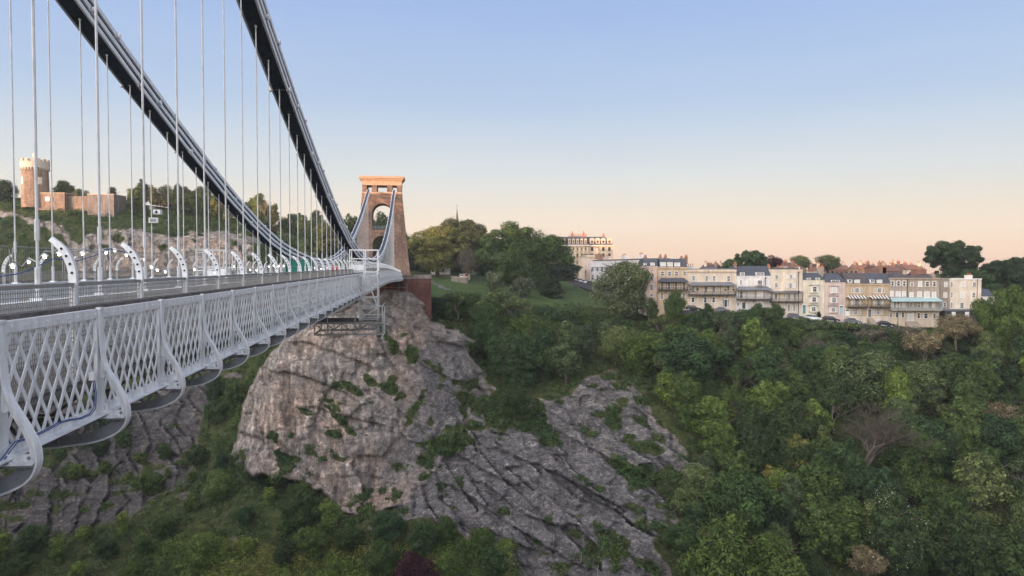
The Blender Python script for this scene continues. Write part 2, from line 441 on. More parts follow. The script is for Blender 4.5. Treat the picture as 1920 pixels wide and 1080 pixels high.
# far side: the same pieces, mirrored, one object each
def merged(mbs_at, name, mats, kind='stuff'):
    b = MB()
    for mb, T in mbs_at:
        base = len(b.v); b.v += [tuple(T @ Vector(v)) for v in mb.v]; b.f += [tuple(i+base for i in f) for f in mb.f]; b.m += mb.m
    o = b.build(name, mats, bridge)
    if kind: o['kind'] = kind
    return o
XF = -(2*VC-VL)
fl, fb_, fw, fs = flip(lattice_mesh(), 0), flip(bracket_mb(), 0), wire_mb(), flip(spost_mb(), 0)
def TT(x, n, pitch=True):
    u = post_u(n); z = deck_z(u); z2 = deck_z(u+PAN)
    return Matrix.Translation((x, u, z)) @ (Matrix.Rotation(math.atan2(z2-z, PAN), 4, 'X') if pitch else Matrix())
rng = range(-1, NP-2)
for n in range(-1, 26):                 # far parapet: first panels in view are parts of their own
    put('safety_post', None or bpy.data.meshes.get('safety_post_far') or fs.mesh('safety_post_far', [M['paint'], M['black']]), XF+.30, post_u(n), deck_z(post_u(n))) if n < 20 else None
merged([(fl, TT(XF, n)) for n in rng], 'lattice_panel', M['paint'])
merged([(fb_, TT(XF, n, False)) for n in rng], 'outrigger_bracket', M['paint'])
merged([(fs, TT(XF+.30, n, False)) for n in range(20, NP-2)], 'safety_post', [M['paint'], M['black']])
merged([(fw, TT(XF+.30, n)) for n in rng], 'rail_panel', M['wire'])
# long members
def run(name, mat, x0, x1, z0, z1, u0=5.9, u1=196., step=PAN):
    b = MB(); u = u0; prev = None; vs = []; fs = []
    k = 0
    while u < u1+.01:
        z = deck_z(u); vs += [(x0, u, z+z0), (x1, u, z+z0), (x1, u, z+z1), (x0, u, z+z1)]; u += step; k += 1
    for i in range(k-1):
        a = i*4
        for j in range(4): fs.append((a+j, a+(j+1) % 4, a+4+(j+1) % 4, a+4+j))
    fs += [(3, 2, 1, 0), ((k-1)*4, (k-1)*4+1, (k-1)*4+2, (k-1)*4+3)]
    b.add(vs, fs); return b.build(name, mat, bridge)
run('timber_rail', M['timber'], -4.64, -4.45, -.005, .055)
run('timber_rail', M['timber'], XF+.05, XF+.24, -.005, .055)
run('footway', M['pave'], -VN+.12, -4.46, -1.12, -1.02, -3)
run('footway', M['pave'], XF+.06, -VF-.12, -1.12, -1.02, -3)
run('roadway', M['asphalt'], -VF+.12, -VN-.12, -1.20, -1.04, -3)
for v in (VN, VF):
    g = MB(); u = 5.9; vs = []; fs = []
    run('stiffening_girder', M['paint'], -v-.02, -v+.02, -1.33, -.02)
    run('girder_flange', M['paint'], -v-.12, -v+.12, -.02, .015)
    run('girder_flange', M['paint'], -v-.12, -v+.12, -1.36, -1.33)
    b = MB()
    for n in range(-1, NP-2):
        u = post_u(n); z = deck_z(u)
        b.box(-v-.09, -v+.09, u-.09, u+.09, z-1.30, z+.06)
    b.build('hanger_socket_boxes', M['paint'], bridge)['kind'] = 'stuff'
b = MB(); z = [deck_z(5.9+k) for k in range(0, 190)]
for k, v in enumerate(np.linspace(4.7, 14.4, 9)):
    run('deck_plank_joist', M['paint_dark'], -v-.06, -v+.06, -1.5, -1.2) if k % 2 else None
# ---- chains
near_px = [(460, -8), (482, 45), (505, 118), (525, 168), (542, 213), (603, 364), (612.5, 383), (620, 403.5), (627, 417), (634, 430), (640, 444), (645, 452.5), (650, 461), (655, 470)]
prof = []
for px, py in near_px:
    q = bp(px, py, VN); prof.append((q.y, q.z))
for px, py in ((690, 497), (700, 496.5), (715.5, 484), (725, 452), (732, 415), (738.4, 374), (741, 351)):
    q = bp(px, py, VN-.1); prof.append((q.y, q.z))
pu = np.array([a for a, _ in prof]); pz = np.array([c for _, c in prof])
near_m = pu < 95
cf = np.polyfit(np.r_[pu[near_m], pu[near_m][:3]], np.r_[pz[near_m], pz[near_m][:3]], 3)
cg = np.polyfit(pu[pu > 60], pz[pu > 60], 4)
def chain_z(u):
    a = float(np.polyval(cf, u)); c = float(np.polyval(cg, min(u, 193)))
    k = min(max((u-62)/22, 0), 1); k = k*k*(3-2*k)
    return a*(1-k)+c*k
print('chain', [(round(u), round(chain_z(u), 2)) for u in range(0, 200, 12)])
DZ = .40
for vc in (VN, VF):
    for lev in range(3):
        off = lev*DZ; u = -1.2+lev*2.44
        joints = []
        while u < 198: joints.append(u); u += 7.32
        pts = [Vector((-vc, min(j, 196.5), chain_z(min(j, 196.5))+off)) for j in joints]
        cho = empty('chain', (0, 0, 0), 0, None, None, None, bridge)
        for q in pts:
            ch = MB()
            ch.tube([(q.x-.47, q.y, q.z), (q.x-.40, q.y, q.z), (q.x-.399, q.y, q.z), (q.x+.399, q.y, q.z), (q.x+.40, q.y, q.z), (q.x+.47, q.y, q.z)], [.12, .12, .06, .06, .12, .12], 8)
            ch.build('pin', M['bar_outer'], cho)
        for i in range(len(pts)-1):
            a, c = pts[i], pts[i+1]; lk = MB(); dn = (c-a).normalized()
            up = Vector((1, 0, 0)).cross(dn).normalized()
            for w in range(8):
                dx = -.336+w*.096
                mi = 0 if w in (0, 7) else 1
                for (e0, e1, h) in ((.18, .18, .20),):
                    lk.bar(a+Vector((dx, 0, 0))+dn*.16, c+Vector((dx, 0, 0))-dn*.16, .082 if mi else .075, h, mi, up=up)
                for e, s in ((a, 1), (c, -1)):
                    lk.bar(e+Vector((dx, 0, 0))-dn*s*.16, e+Vector((dx, 0, 0))+dn*s*.20, .035 if mi else .05, .27, mi, up=up)
            lk.build('link', [M['bar_outer'], M['bar_inner']], cho)
# ---- hangers
def hanger_mb(u, v):
    b = MB(); zt = chain_z(u)-.02; zb = deck_z(u)+.02
    zt = max(zt, zb+.5)
    b.tube([(-v, u, zb), (-v, u, zt)], .025, 6)
    b.tube([(-v, u, zb), (-v, u, zb+.55)], .05, 6)
    if zt-zb > 1.6: b.tube([(-v, u, zb+1.0), (-v, u, zb+1.35)], .042, 6)
    b.tube([(-v, u, zt-.10), (-v, u, zt-.02)], .06, 6)
    b.bar((-v-.14, u, zt), (-v+.14, u, zt), .06, .06)
    for s in (-1, 1): b.bar((-v+s*.055, u, zt), (-v+s*.055, u, zt+.26), .025, .05, up=(0, 1, 0))
    return b
hs = []
for n in range(-3, NP-3):
    for v in (VN, VF):
        u = post_u(n)
        if u > 194 or u < 2: continue
        hs.append((u*(1 if v == VN else 1.6), u, v))
hs.sort()
for _, u, v in hs[:100]: hanger_mb(u, v).build('hanger', M['hanger'], bridge)
rest = MB()
for _, u, v in hs[100:]:
    h = hanger_mb(u, v); rest.add(h.v, h.f)
rest.build('hanger', M['hanger'], bridge)['kind'] = 'stuff'
# ================================================================= far tower
TU = 195.4                              # front face at deck level, bridge frame
tower = empty('bridge_tower', tuple(B2W @ Vector((-VC, TU, -2.6))), TH, 'tapering red brown stone bridge tower with tall arch and sunlit orange top', 'tower')
def tower_build():
    H = 23.9; top_in = H-2.1            # heights above local zero (z=-2.6)
    D0, D1 = 9.5, 7.2
    hw = lambda z: 7.35-(7.35-5.1)*(z/top_in)**.85
    yf = lambda z: .0+1.0*(z/top_in)    # front batter
    yb = lambda z: D0-(D0-D1)*(z/top_in)
    # front and back walls as rings with arch openings: build by horizontal slices
    b = MB(); zs = list(np.linspace(0, top_in, 56)); cornice = 2.1
    def opening(z):
        if z < 10.3:                    # lower arch below the gallery
            w = 2.45
            if z > 8.0: w = 2.45*math.sqrt(max(0, 1-((z-8.0)/2.35)**2*.92))
            return w
        if z < 11.7: return 0
        if z < 18.8:
            w = 2.6
            if z > 16.1: w = 2.6*math.sqrt(max(0, 1-((z-16.1)/2.68)**2))
            return w if w > .12 else 0
        return 0
    zs = sorted(set([round(x, 3) for x in list(np.arange(0, top_in, .3))+[8.0, 10.29, 10.31, 11.69, 11.71, 16.1, 18.6, 18.78, top_in]]))
    for a, c in zip(zs[:-1], zs[1:]):
        wa, wc = opening(a+1e-3), opening(c-1e-3)
        ha, hc = hw(a), hw(c)
        for s in (-1, 1):
            x0a, x0c = (s*wa, s*wc)
            vs = [(x0a, yf(a), a), (s*ha, yf(a), a), (s*ha, yb(a), a), (x0a, yb(a), a), (x0c, yf(c), c), (s*hc, yf(c), c), (s*hc, yb(c), c), (x0c, yb(c), c)]
            fs = [(0, 1, 5, 4), (1, 2, 6, 5), (2, 3, 7, 6)]
            if wa > 0 or wc > 0: fs.append((3, 0, 4, 7))
            if s < 0: fs = [tuple(reversed(f)) for f in fs]
            b.add(vs, fs)
    for z, w in ((10.3, 1), (11.7, -1)):   # soffit and floor of the tie between the arches
        b.add([(-2.6, yf(z), z), (2.6, yf(z), z), (2.6, yb(z), z), (-2.6, yb(z), z)], [(0, 1, 2, 3) if w < 0 else (3, 2, 1, 0)])
    b.build('wall', M['tower'], tower)
    # top stage with chain openings: piers between openings
    t = MB(); z0, z1 = top_in, top_in+1.75
    for xa, xb in ((-5.08, -3.85), (-2.65, -1.30), (1.30, 2.65), (3.85, 5.08)):
        t.box(xa, xb, 1.0, D1-.02, z0, z1)
    t.build('saddle_pier', M['tower'], tower)
    c = MB()
    c.box(-5.15, 5.15, .9, D1+.1, z1, z1+1.15)
    for k, (e, h0, h1) in enumerate(((.15, 1.15, 1.4), (.38, 1.4, 1.75), (.68, 1.75, 2.12), (.74, 2.12, 2.3))):
        c.box(-5.15-e, 5.15+e, .9-e, D1+.1+e, z1+h0, z1+h1)
    c.build('cornice', M['tower_trim'], tower)
    # plain band under the openings and impost strips
    s = MB(); s.box(-5.18, 5.18, .93, D1+.05, top_in-.35, top_in-.02)
    s.build('string_course', M['tower_trim'], tower)
    ar = MB(); k = 14
    for i in range(k):
        a0, a1 = math.pi*i/k, math.pi*(i+1)/k; z = 16.1
        for (r0, r1) in ((2.6, 3.05),):
            yy = .62
            vs = [(r*math.cos(t_), y, z+r*1.03*math.sin(t_)) for y in (yy, yy+.25) for (r, t_) in ((r0, a0), (r1, a0), (r1, a1), (r0, a1))]
            ar.add(vs, [(0, 1, 2, 3), (7, 6, 5, 4), (1, 5, 6, 2), (0, 3, 7, 4), (0, 4, 5, 1), (3, 2, 6, 7)])
    ar.build('arch_ring', M['tower'], tower)
    r = MB()
    r.box(-2.6, 2.6, .30, .95, 11.5, 11.72)
    r.build('gallery_ledge', M['tower_trim'], tower)
    g = MB()
    for z in (12.1, 12.5, 12.9): g.bar((-2.5, .6, z), (2.5, .6, z), .05)
    for x in np.linspace(-2.4, 2.4, 7): g.bar((x, .6, 11.7), (x, .6, 12.9), .05)
    g.build('gallery_rail', M['paint_old'], tower)
tower_build()
ab = empty('bridge_abutment', tuple(B2W @ Vector((-VC, TU, -3.1))), TH, 'dark red stone abutment block with a pale coping under the far tower', 'abutment')
m = MB(); m.box(-9, 5.5, -1.2, 13, -5, -.25); m.box(5.501, 12.6, -4.2, 13, -13, -.252); m.build('wall', M['abut'], ab)
m = MB(); m.box(-9.1, 5.4, -1.3, 13.1, -.25, .0); m.box(5.4, 12.75, -4.3, 13.1, -.251, .001); m.box(8.2, 12.75, -4.3, -3.9, .0, .75); m.box(12.35, 12.75, -3.9, 13.1, .0, .75); m.build('coping', M['rubble_grey'], ab)
# near viewing platform (under and behind the viewer) on which the near end of the deck rests
na = empty('bridge_abutment', tuple(B2W @ Vector((-VC, -8, -1.75))), TH, 'near stone abutment platform carrying the near end of the bridge deck', 'abutment')
m = MB(); m.box(-9, 13, -30, 9.0, -70, -.02); m.build('wall', M['abut'], na)
# ================================================================= inspection gantry hung beside the deck
gy = 53.6
gan = empty('access_gantry', tuple(B2W @ Vector((-3.0, gy, -4.8))), TH, 'grey scaffold access gantry hanging over the side of the bridge deck near midspan', 'gantry')
def gx(v): return -v+3.0
def frame(b, pts, r=.035, closed=False):
    for p, q in zip(pts[:-1], pts[1:]): b.bar(p, q, r*2)
t = MB()
x0, x1 = gx(4.25), gx(2.95)
for x in (x0, x1):
    for y in (0, 1.5): t.bar((x, y, .1), (x, y, 4.15), .075)
zz = list(np.linspace(.2, 4.1, 6))
for y in (0, 1.5):
    for i, z in enumerate(zz):
        t.bar((x0, y, z), (x1, y, z), .06)
        if i < 5: t.bar((x0 if i % 2 else x1, y, z), (x1 if i % 2 else x0, y, zz[i+1]), .055)
for z in zz:
    for x in (x0, x1): t.bar((x, 0, z), (x, 1.5, z), .06)
t.bar((x0+.5, 0, 4.1), (x1, 0, 1.8), .09)
t.build('ladder_tower', M['steel'], gan)
t = MB()
for y in (0, 1.6):
    for x in (gx(4.9), gx(3.9), gx(2.95)): t.bar((x, y, 3.9), (x, y, 5.95), .07)
    for z in (4.35, 5.3, 5.92): t.bar((gx(4.9), y, z), (gx(2.95), y, z), .06)
t.box(gx(4.85), gx(3.95), -.02, .02, 4.45, 4.85)
for x in (gx(4.9), gx(2.95)):
    for z in (4.35, 5.3, 5.92): t.bar((x, 0, z), (x, 1.6, z), .06)
t.build('upper_frame', M['paint'], gan)
t = MB()
xa, xb = gx(7.3), gx(2.6)
for y in (-.6, 3.2):
    for z in (-.05, .75): t.bar((xa, y, z), (xb, y, z), .11)
    for x in np.linspace(xa, xb, 6): t.bar((x, y, -.05), (x, y, .75), .06)
    xs = list(np.linspace(xa, xb, 6)); t.bar((xa, -.6, 0), (xa, 3.2, 0), .08) if y < 0 else t.bar((xb, -.6, 0), (xb, 3.2, 0), .08)
    for i in range(5): t.bar((xs[i], y, -.05 if i % 2 else .75), (xs[i+1], y, .75 if i % 2 else -.05), .055)
t.build('truss', M['steel_dark'], gan)
t = MB(); t.box(xa, xb, -.5, 3.1, .81, .87); t.build('platform_deck', M['board'], gan)
t = MB()
for z in (1.35, 1.95): t.bar((xa+.9, -.6, z), (xb, -.6, z), .05); t.bar((xb, -.6, z), (xb, 3.2, z), .05)
for x in (xa+.9, xa+2.8, xb): t.bar((x, -.6, -.4), (x, -.6, 1.95), .06)
t.tube([(xb, -.6, 2.0), (xb+.15, -.5, 1.9), (xb+.15, -.5, 0.0), (xb-.1, -.6, -.3)], .03, 6)
for k in range(4): t.bar((xb+.05, .2+k*.6, -.2), (xb+.05, .2+k*.6, 1.3), .05)
t.build('guard_rail', M['steel'], gan)
for (px, lab) in ((742, 'slim steel work platform slung under the deck just before the tower'),):
    q = bp(742, 546, 5.4)
    w = empty('work_platform', tuple(B2W @ Vector((-5.5, 166, q.z))), TH, lab, 'platform')
    t = MB(); t.box(-6, 2.9, 0, 2.5, -.1, .1); t.build('platform_deck', M['board'], w)
    t = MB()
    for x in (-5.8, -2, 1, 2.8): t.bar((x, 0, -.4), (x, 0, 2.0), .07)
    t.bar((-6, 0, 1.1), (2.9, 0, 1.1), .05); t.build('guard_rail', M['steel_dark'], w)
# ================================================================= things on the deck
# festoon lamps on a sagging cable
L = [(24, 500, 8.6), (54, 492, 11), (84, 482, 8.2), (111, 477, 8.4), (155, 476, 8.6), (199, 474, 8.8), (215, 470, 9), (237, 479, 9.2), (271, 487, 9), (284, 501, 9), (295, 507, 9), (310, 510, 9), (365, 506, 9.2), (387, 510, 9.2),
     (402, 512, 9.2), (416, 510, 9.2), (439, 500, 9.4), (451, 496, 9.4), (469, 506, 9.4), (481, 507, 9.4), (493, 505, 9.4), (504, 500, 9.4), (513, 498, 9.4), (522, 499, 9.5), (532, 499, 9.5), (544, 500, 9.5), (558, 502, 9.5), (568, 500, 9.6), (579, 503, 9.6), (590, 502, 9.6), (602, 504, 9.6), (614, 502, 9.6)]
lm = MB(); lm.cyl((0, 0), .085, .02, .025, .08, 8); ls = lm.mesh('shade', M['white'])
lb = MB().ball((0, 0, 0), .038, n=8).mesh('bulb', M['bulb'])
cab = []
for i, (px, py, v) in enumerate(L):
    q = bp(px, py, v); cab.append(q+Vector((0, 0, .13)))
    nn = ['first', 'second', 'third', 'fourth', 'fifth', 'sixth', 'seventh', 'eighth', 'ninth', 'tenth', 'eleventh', 'twelfth', 'thirteenth', 'fourteenth', 'fifteenth', 'sixteenth', 'seventeenth', 'eighteenth', 'nineteenth', 'twentieth'][i if i < 16 else 31-i]
    o = empty('festoon_lamp', tuple(B2W @ q), TH, f'lit festoon bulb over the bridge, {nn} from the {"left" if i < 16 else "tower end"} of its string', 'lamp', 'festoon lamps strung along the bridge roadway')
    put('shade', ls, 0, 0, 0, parent=o); put('bulb', lb, 0, 0, 0, parent=o)
t = MB()
for a, c in zip(cab[:-1], cab[1:]):
    mid = (a+c)/2-Vector((0, 0, min(.25, (a-c).length*.03))); t.tube([a, mid, c], .012, 4)
o = t.build('lamp_cable', M['steel'], None); o.matrix_world = B2W
tag(o, 'thin sagging cable carrying the festoon bulbs above the bridge roadway', 'cable')
t = MB()
pp = [bp(x, y, 7.2) for x, y in ((-30, 524), (40, 512), (75, 497), (100, 485), (145, 489), (175, 480), (206, 467), (240, 474), (262, 486))]
t.tube(pp, .011, 5); o = t.build('blue_cable', M['blue'], None); o.matrix_world = B2W
tag(o, 'pale blue cable draped between the hangers above the near footway', 'cable')
t = MB()
pp = [bp(x, y, VL-.06) for x, y in ((-12, 880), (15, 845), (28, 828), (55, 820), (85, 806), (110, 792), (128, 787), (150, 784), (168, 776), (176, 765), (177, 735), (174, 712))]
t.tube(pp, .007, 6); t.tube([p+Vector((.010, .03, -.014)) for p in pp], .006, 6)
o = t.build('blue_cable', M['blue'], None); o.matrix_world = B2W
tag(o, 'dark blue cable looped along the bottom of the nearest lattice panel', 'cable')
q = bp(173, 705, VL-.08); t = MB(); t.box(-.03, .03, -.04, .04, -.055, .055); t.box(.03, .038, -.035, .035, -.05, .05)
o = t.build('junction_box', M['white'], None, loc=None); o.matrix_world = Matrix.Translation(B2W @ q) @ B2W; tag(o, 'small white electrical junction box fixed beside a lattice post at the blue cable end', 'junction box')
# cctv and sign box on a far hanger
q = bp(290, 398, VF-.1)
o = empty('cctv_camera', tuple(B2W @ q), TH, 'white boxy camera clamped high on a hanger above a small display box', 'camera')
t = MB(); t.box(-.02, .30, -.16, .16, -.10, .12); t.box(0.02, .10, -.30, -.16, -.06, .06); t.build('housing', M['white'], o)
t = MB(); t.box(.06, .18, -.175, -.16, -.05, .07); t.build('lens', M['black'], o)
t = MB(); t.bar((-.15, 0, .17), (.05, 0, .17), .05); t.box(-.22, -.02, -.1, .1, .13, .28); t.build('bracket', M['steel_dark'], o)
q = bp(288, 413, VF-.1)
o = empty('display_box', tuple(B2W @ q), TH, 'white framed grey display box clamped to a hanger below the camera', 'display box')
t = MB(); t.box(-.20, .20, -.08, .08, -.12, .12); t.build('case', M['white'], o)
t = MB(); t.box(-.15, .15, -.092, -.08, -.08, .08); t.build('screen', M['paint_dark'], o)
# temporary mesh fence panels on the far footway
def heras():
    b = MB(); W, H, r = 3.6, 2.25, .15
    pts = [(0, 0, 0), (0, 0, H-r), (0, r*.3, H-r*.3), (0, r, H), (0, W-r, H), (0, W-r*.3, H-r*.3), (0, W, H-r), (0, W, 0)]
    b.tube(pts, .021, 6); b.bar((0, 0, .15), (0, W, .15), .03); b.bar((0, 0, 1.3), (0, W, 1.3), .025)
    return b.mesh('fence_frame', M['steel_dark'])
def heras_wire():
    b = MB(); W, H = 3.6, 2.25
    for i in range(9): b.bar((0, .02, .2+i*.24), (0, W-.02, .2+i*.24), .005)
    for i in range(30): b.bar((0, .06+i*.12, .15), (0, .06+i*.12, H-.03), .004)
    return b.mesh('fence_wire', M['steel_dark'])
hf, hw_ = heras(), heras_wire()
words = ['one', 'two', 'three', 'four', 'five', 'six', 'seven', 'eight', 'nine', 'ten', 'eleven', 'twelve', 'thirteen', 'fourteen']
ordn = ['leftmost', 'second from left', 'third from left', 'fourth from left', 'fifth from left', 'sixth from left', 'seventh from left', 'eighth from left', 'ninth from left', 'tenth from left', 'eleventh from left', 'twelfth from left', 'thirteenth from left', 'fourteenth from left', 'fifteenth from left', 'sixteenth from left']
for i in range(9):
    u = 19.9+i*3.78; z = deck_z(u)-1.0
    o = empty('fence_panel', tuple(B2W @ Vector((-13.9, u, z))), TH, f'grey round-cornered wire fence panel on the far footway, {ordn[i]}', 'fence', 'temporary fence panels on the far footway')
    put('frame', hf, 0, 0, 0, parent=o); put('wire_mesh', hw_, 0, 0, 0, parent=o)
q = bp(368, 515, 10.2)
o = empty('scaffold_frame', tuple(B2W @ Vector((-10.2, q.y, deck_z(q.y)-1.0))), TH, 'small white scaffold tower frame standing on the bridge roadway behind the hangers', 'scaffold')
t = MB(); Wd = 1.35
for y in (0, 1.6):
    for x in (0, .32, Wd-.32+.2, Wd): t.bar((x, y, 0), (x, y, 2.35), .055)
    for z in (.7, 1.5, 2.32): t.bar((0, y, z), (Wd, y, z), .05)
    for z in np.linspace(.3, 2.2, 7): t.bar((0, y, z), (.32, y, z), .035)
[t.bar((x, 0, 2.32), (x, 1.6, 2.32), .05) for x in (0, Wd)]; t.build('frame', M['steel'], o); t = MB(); t.box(0.05, Wd-.05, 0, 1.6, 1.35, 1.40); t.box(.5, Wd, -.03, 0, 1.1, 1.45); t.build('platform', M['paint'], o)
qa, qb = bp(533, 478, 10.4), bp(592, 484, 10.4)
o = empty('mesh_screen', tuple(B2W @ Vector((-10.4, qa.y, deck_z(qa.y)-1.0))), TH, 'green mesh sheeting screen on a frame beyond the hangers on the bridge deck', 'screen')
L_ = qb.y-qa.y; t = MB(); t.box(-.02, .02, 0, min(L_, 16), .1, 2.15)
t.add([(.2, 0, .1), (.2, 0, 2.0), (1.9, .3, 2.0), (1.9, .3, .1)], [(0, 1, 2, 3), (3, 2, 1, 0)]); t.build('sheeting', M['green_net'], o)
t = MB(); t.bar((0, 0, 2.18), (0, min(L_, 16), 2.18), .06)
for y in np.linspace(0, min(L_, 16), 5): t.bar((.05, y, 0), (.05, y, 2.18), .05)
t.build('frame', M['steel'], o)
# people at midspan
def person(px, v, u, jacket, trousers, skin, hair, lab, face=0):
    z = deck_z(u)-1.02
    o = empty('person', tuple(B2W @ Vector((-v, u, z))), TH+face, lab, 'person', None)
    jn = [(0, 0, .93), (0, 0, 1.12), (0, 0, 1.38), (0, 0, 1.48), (0, 0, 1.56), (0, .01, 1.68),
          (.10, 0, .88), (.11, .03, .48), (.10, 0, .08), (.11, -.14, .04), (-.10, 0, .88), (-.11, -.06, .48), (-.10, .06, .08), (-.11, -.08, .04),
          (.19, 0, 1.38), (.24, .03, 1.12), (.22, -.09, .92), (-.19, 0, 1.38), (-.24, .03, 1.12), (-.22, -.09, .92)]
    ed = [(0, 1), (1, 2), (2, 3), (3, 4), (4, 5), (0, 6), (6, 7), (7, 8), (8, 9), (0, 10), (10, 11), (11, 12), (12, 13), (2, 14), (14, 15), (15, 16), (2, 17), (17, 18), (18, 19)]
    rr = [.15, .14, .15, .07, .06, .095, .09, .06, .045, .04, .09, .06, .045, .04, .065, .05, .035, .065, .05, .035]
    me = bpy.data.meshes.new('body'); me.from_pydata(jn, ed, []); me.materials.append(skin)
    bo = bpy.data.objects.new('body', me); link(bo, o)
    md = bo.modifiers.new('Skin', 'SKIN'); md.use_smooth_shade = True
    for i, s in enumerate(me.skin_vertices[0].data if me.skin_vertices else []): s.radius = (rr[i], rr[i]*.8)
    if not me.skin_vertices:
        pass
    ss = bo.modifiers.new('Sub', 'SUBSURF'); ss.levels = 1; ss.render_levels = 1
    t = MB(); t.tube([(0, 0, .84), (0, 0, .95), (0, 0, 1.15), (0, 0, 1.36), (0, 0, 1.46), (0, 0, 1.50)], [.20, .19, .19, .215, .15, .07], 12)
    t.tube([(.18, 0, 1.40), (.25, .03, 1.12), (.225, -.08, .93)], [.085, .07, .055], 8); t.tube([(-.18, 0, 1.40), (-.25, .03, 1.12), (-.225, -.08, .93)], [.085, .07, .055], 8)
    t.build('jacket', jacket, o, True)
    t = MB(); t.tube([(.095, 0, .92), (.11, .03, .48), (.10, 0, .09)], [.125, .085, .07], 10); t.tube([(-.095, 0, .92), (-.11, -.06, .48), (-.10, .06, .09)], [.125, .085, .07], 10); t.build('trousers', trousers, o, True)
    t = MB(); t.ball((0, .035, 1.715), .115, n=10, sc=(1, 1, .95)); t.build('hair', hair, o, True)
    return o
M['red_coat'] = plain('red jacket cloth', (.45, .03, .04), .1, 4); M['red_coat2'] = plain('pink red jacket cloth', (.50, .10, .10), .1, 4)
M['dark_coat'] = plain('charcoal jacket cloth', (.04, .045, .055), .1, 4); M['denim'] = plain('dark denim', (.04, .055, .10), .1, 5)
M['skin'] = plain('skin', (.50, .30, .22), .04, 8, .6); M['hair'] = plain('dark brown hair', (.03, .02, .015), .1, 6)
person(0, 10.4, 92.0, M['red_coat2'], M['denim'], M['skin'], M['hair'], 'person in a pinkish red jacket walking on the bridge, leftmost of three at midspan', .3)
person(0, 9.6, 90.0, M['red_coat'], M['denim'], M['skin'], M['hair'], 'person in a bright red jacket at midspan between two other walkers', -.2)
person(0, 9.0, 92.5, M['dark_coat'], M['dark_coat'], M['skin'], M['hair'], 'person in a dark jacket at midspan, nearest of three walkers to the tower', .1)
# ================================================================= TERRAIN
# far side of the gorge: control columns (picture column : [(picture row, distance)...]) give ground points, the crest first
COLS = {
 -320: [(372, 290), (384, 262), (470, 236), (600, 222), (760, 200), (900, 178), (1080, 158), (1330, 128)],
 -60: [(370, 285), (380, 258), (420, 244), (520, 232), (640, 222), (760, 205), (900, 185), (1080, 158), (1330, 126)],
 100: [(371, 282), (380, 257), (425, 243), (520, 232), (640, 222), (780, 203), (900, 188), (1080, 156), (1330, 125)],
 240: [(380, 285), (400, 256), (440, 240), (520, 231), (640, 222), (780, 205), (900, 188), (1080, 152), (1330, 122)],
 380: [(398, 300), (420, 262), (450, 242), (520, 231), (640, 220), (760, 207), (880, 190), (980, 165), (1080, 150), (1330, 120)],
 470: [(415, 300), (432, 262), (460, 240), (520, 226), (600, 214), (700, 205), (840, 190), (950, 165), (1080, 148), (1330, 119)],
 560: [(440, 330), (470, 270), (500, 240), (560, 215), (640, 205), (760, 196), (900, 178), (960, 158), (1080, 146), (1330, 118)],
 660: [(470, 340), (500, 260), (530, 225), (570, 205), (640, 198), (760, 190), (900, 176), (980, 154), (1080, 145), (1330, 117)],
 770: [(500, 380), (512, 270), (528, 232), (560, 208), (640, 196), (720, 186), (860, 170), (980, 150), (1080, 143), (1330, 116)],
 830: [(508, 400), (516, 300), (530, 252), (556, 220), (620, 200), (720, 184), (860, 166), (980, 150), (1080, 141), (1330, 115)],
 950: [(510, 420), (519, 300), (540, 245), (570, 218), (640, 198), (720, 182), (860, 161), (980, 147), (1080, 138), (1330, 113)],
 1060: [(512, 440), (522, 330), (545, 258), (578, 220), (640, 198), (720, 180), (860, 158), (980, 145), (1080, 136), (1330, 112)],
 1140: [(514, 440), (524, 350), (550, 266), (585, 218), (640, 198), (720, 178), (860, 156), (980, 143), (1080, 134), (1330, 111)],
 1220: [(514, 440), (530, 330), (562, 238), (580, 218), (640, 197), (720, 178), (860, 156), (980, 143), (1080, 134), (1330, 111)],
 1300: [(514, 440), (540, 300), (580, 214), (586, 202), (640, 190), (720, 176), (860, 156), (980, 144), (1080, 134), (1330, 111)],
 1500: [(514, 440), (550, 290), (598, 212), (605, 200), (660, 188), (740, 173), (880, 153), (1000, 142), (1080, 135), (1330, 111)],
 1700: [(514, 440), (556, 290), (610, 212), (620, 199), (680, 183), (760, 168), (880, 151), (1000, 140), (1080, 133), (1330, 110)],
 1900: [(514, 440), (556, 290), (606, 214), (620, 196), (680, 178), (760, 164), (880, 148), (1000, 138), (1080, 131), (1330, 108)],
 2300: [(514, 440), (556, 290), (600, 214), (620, 188), (680, 170), (760, 158), (880, 144), (1000, 134), (1080, 128), (1330, 106)],
}
cks = sorted(COLS)
def base_depth(PX, PY):
    res = np.zeros((len(cks),)+PX.shape)
    for i, k in enumerate(cks):
        ys = [a for a, _ in COLS[k]]; iv = [1/a for _, a in COLS[k]]
        res[i] = np.interp(PY, ys, iv)
    idx = np.interp(PX, cks, np.arange(len(cks))); i0 = np.clip(np.floor(idx).astype(int), 0, len(cks)-2); f = idx-i0; f = f*f*(3-2*f)*.5+f*.5
    a = np.take_along_axis(res, i0[None], 0)[0]; b = np.take_along_axis(res, i0[None]+1, 0)[0]
    return 1/(a*(1-f)+b*f)
def sdf(poly, X, Y):                    # signed distance, inside positive
    d = np.full(X.shape, 1e9); ins = np.zeros(X.shape, bool); n = len(poly)
    for i in range(n):
        ax, ay = poly[i]; bx, by = poly[(i+1) % n]
        ex, ey = bx-ax, by-ay; wx, wy = X-ax, Y-ay
        t = np.clip((wx*ex+wy*ey)/(ex*ex+ey*ey), 0, 1)
        d = np.minimum(d, np.hypot(wx-ex*t, wy-ey*t))
        c = ((ay > Y) != (by > Y)) & (X < (bx-ax)*(Y-ay)/(by-ay+1e-9)+ax); ins ^= c
    return np.where(ins, d, -d)
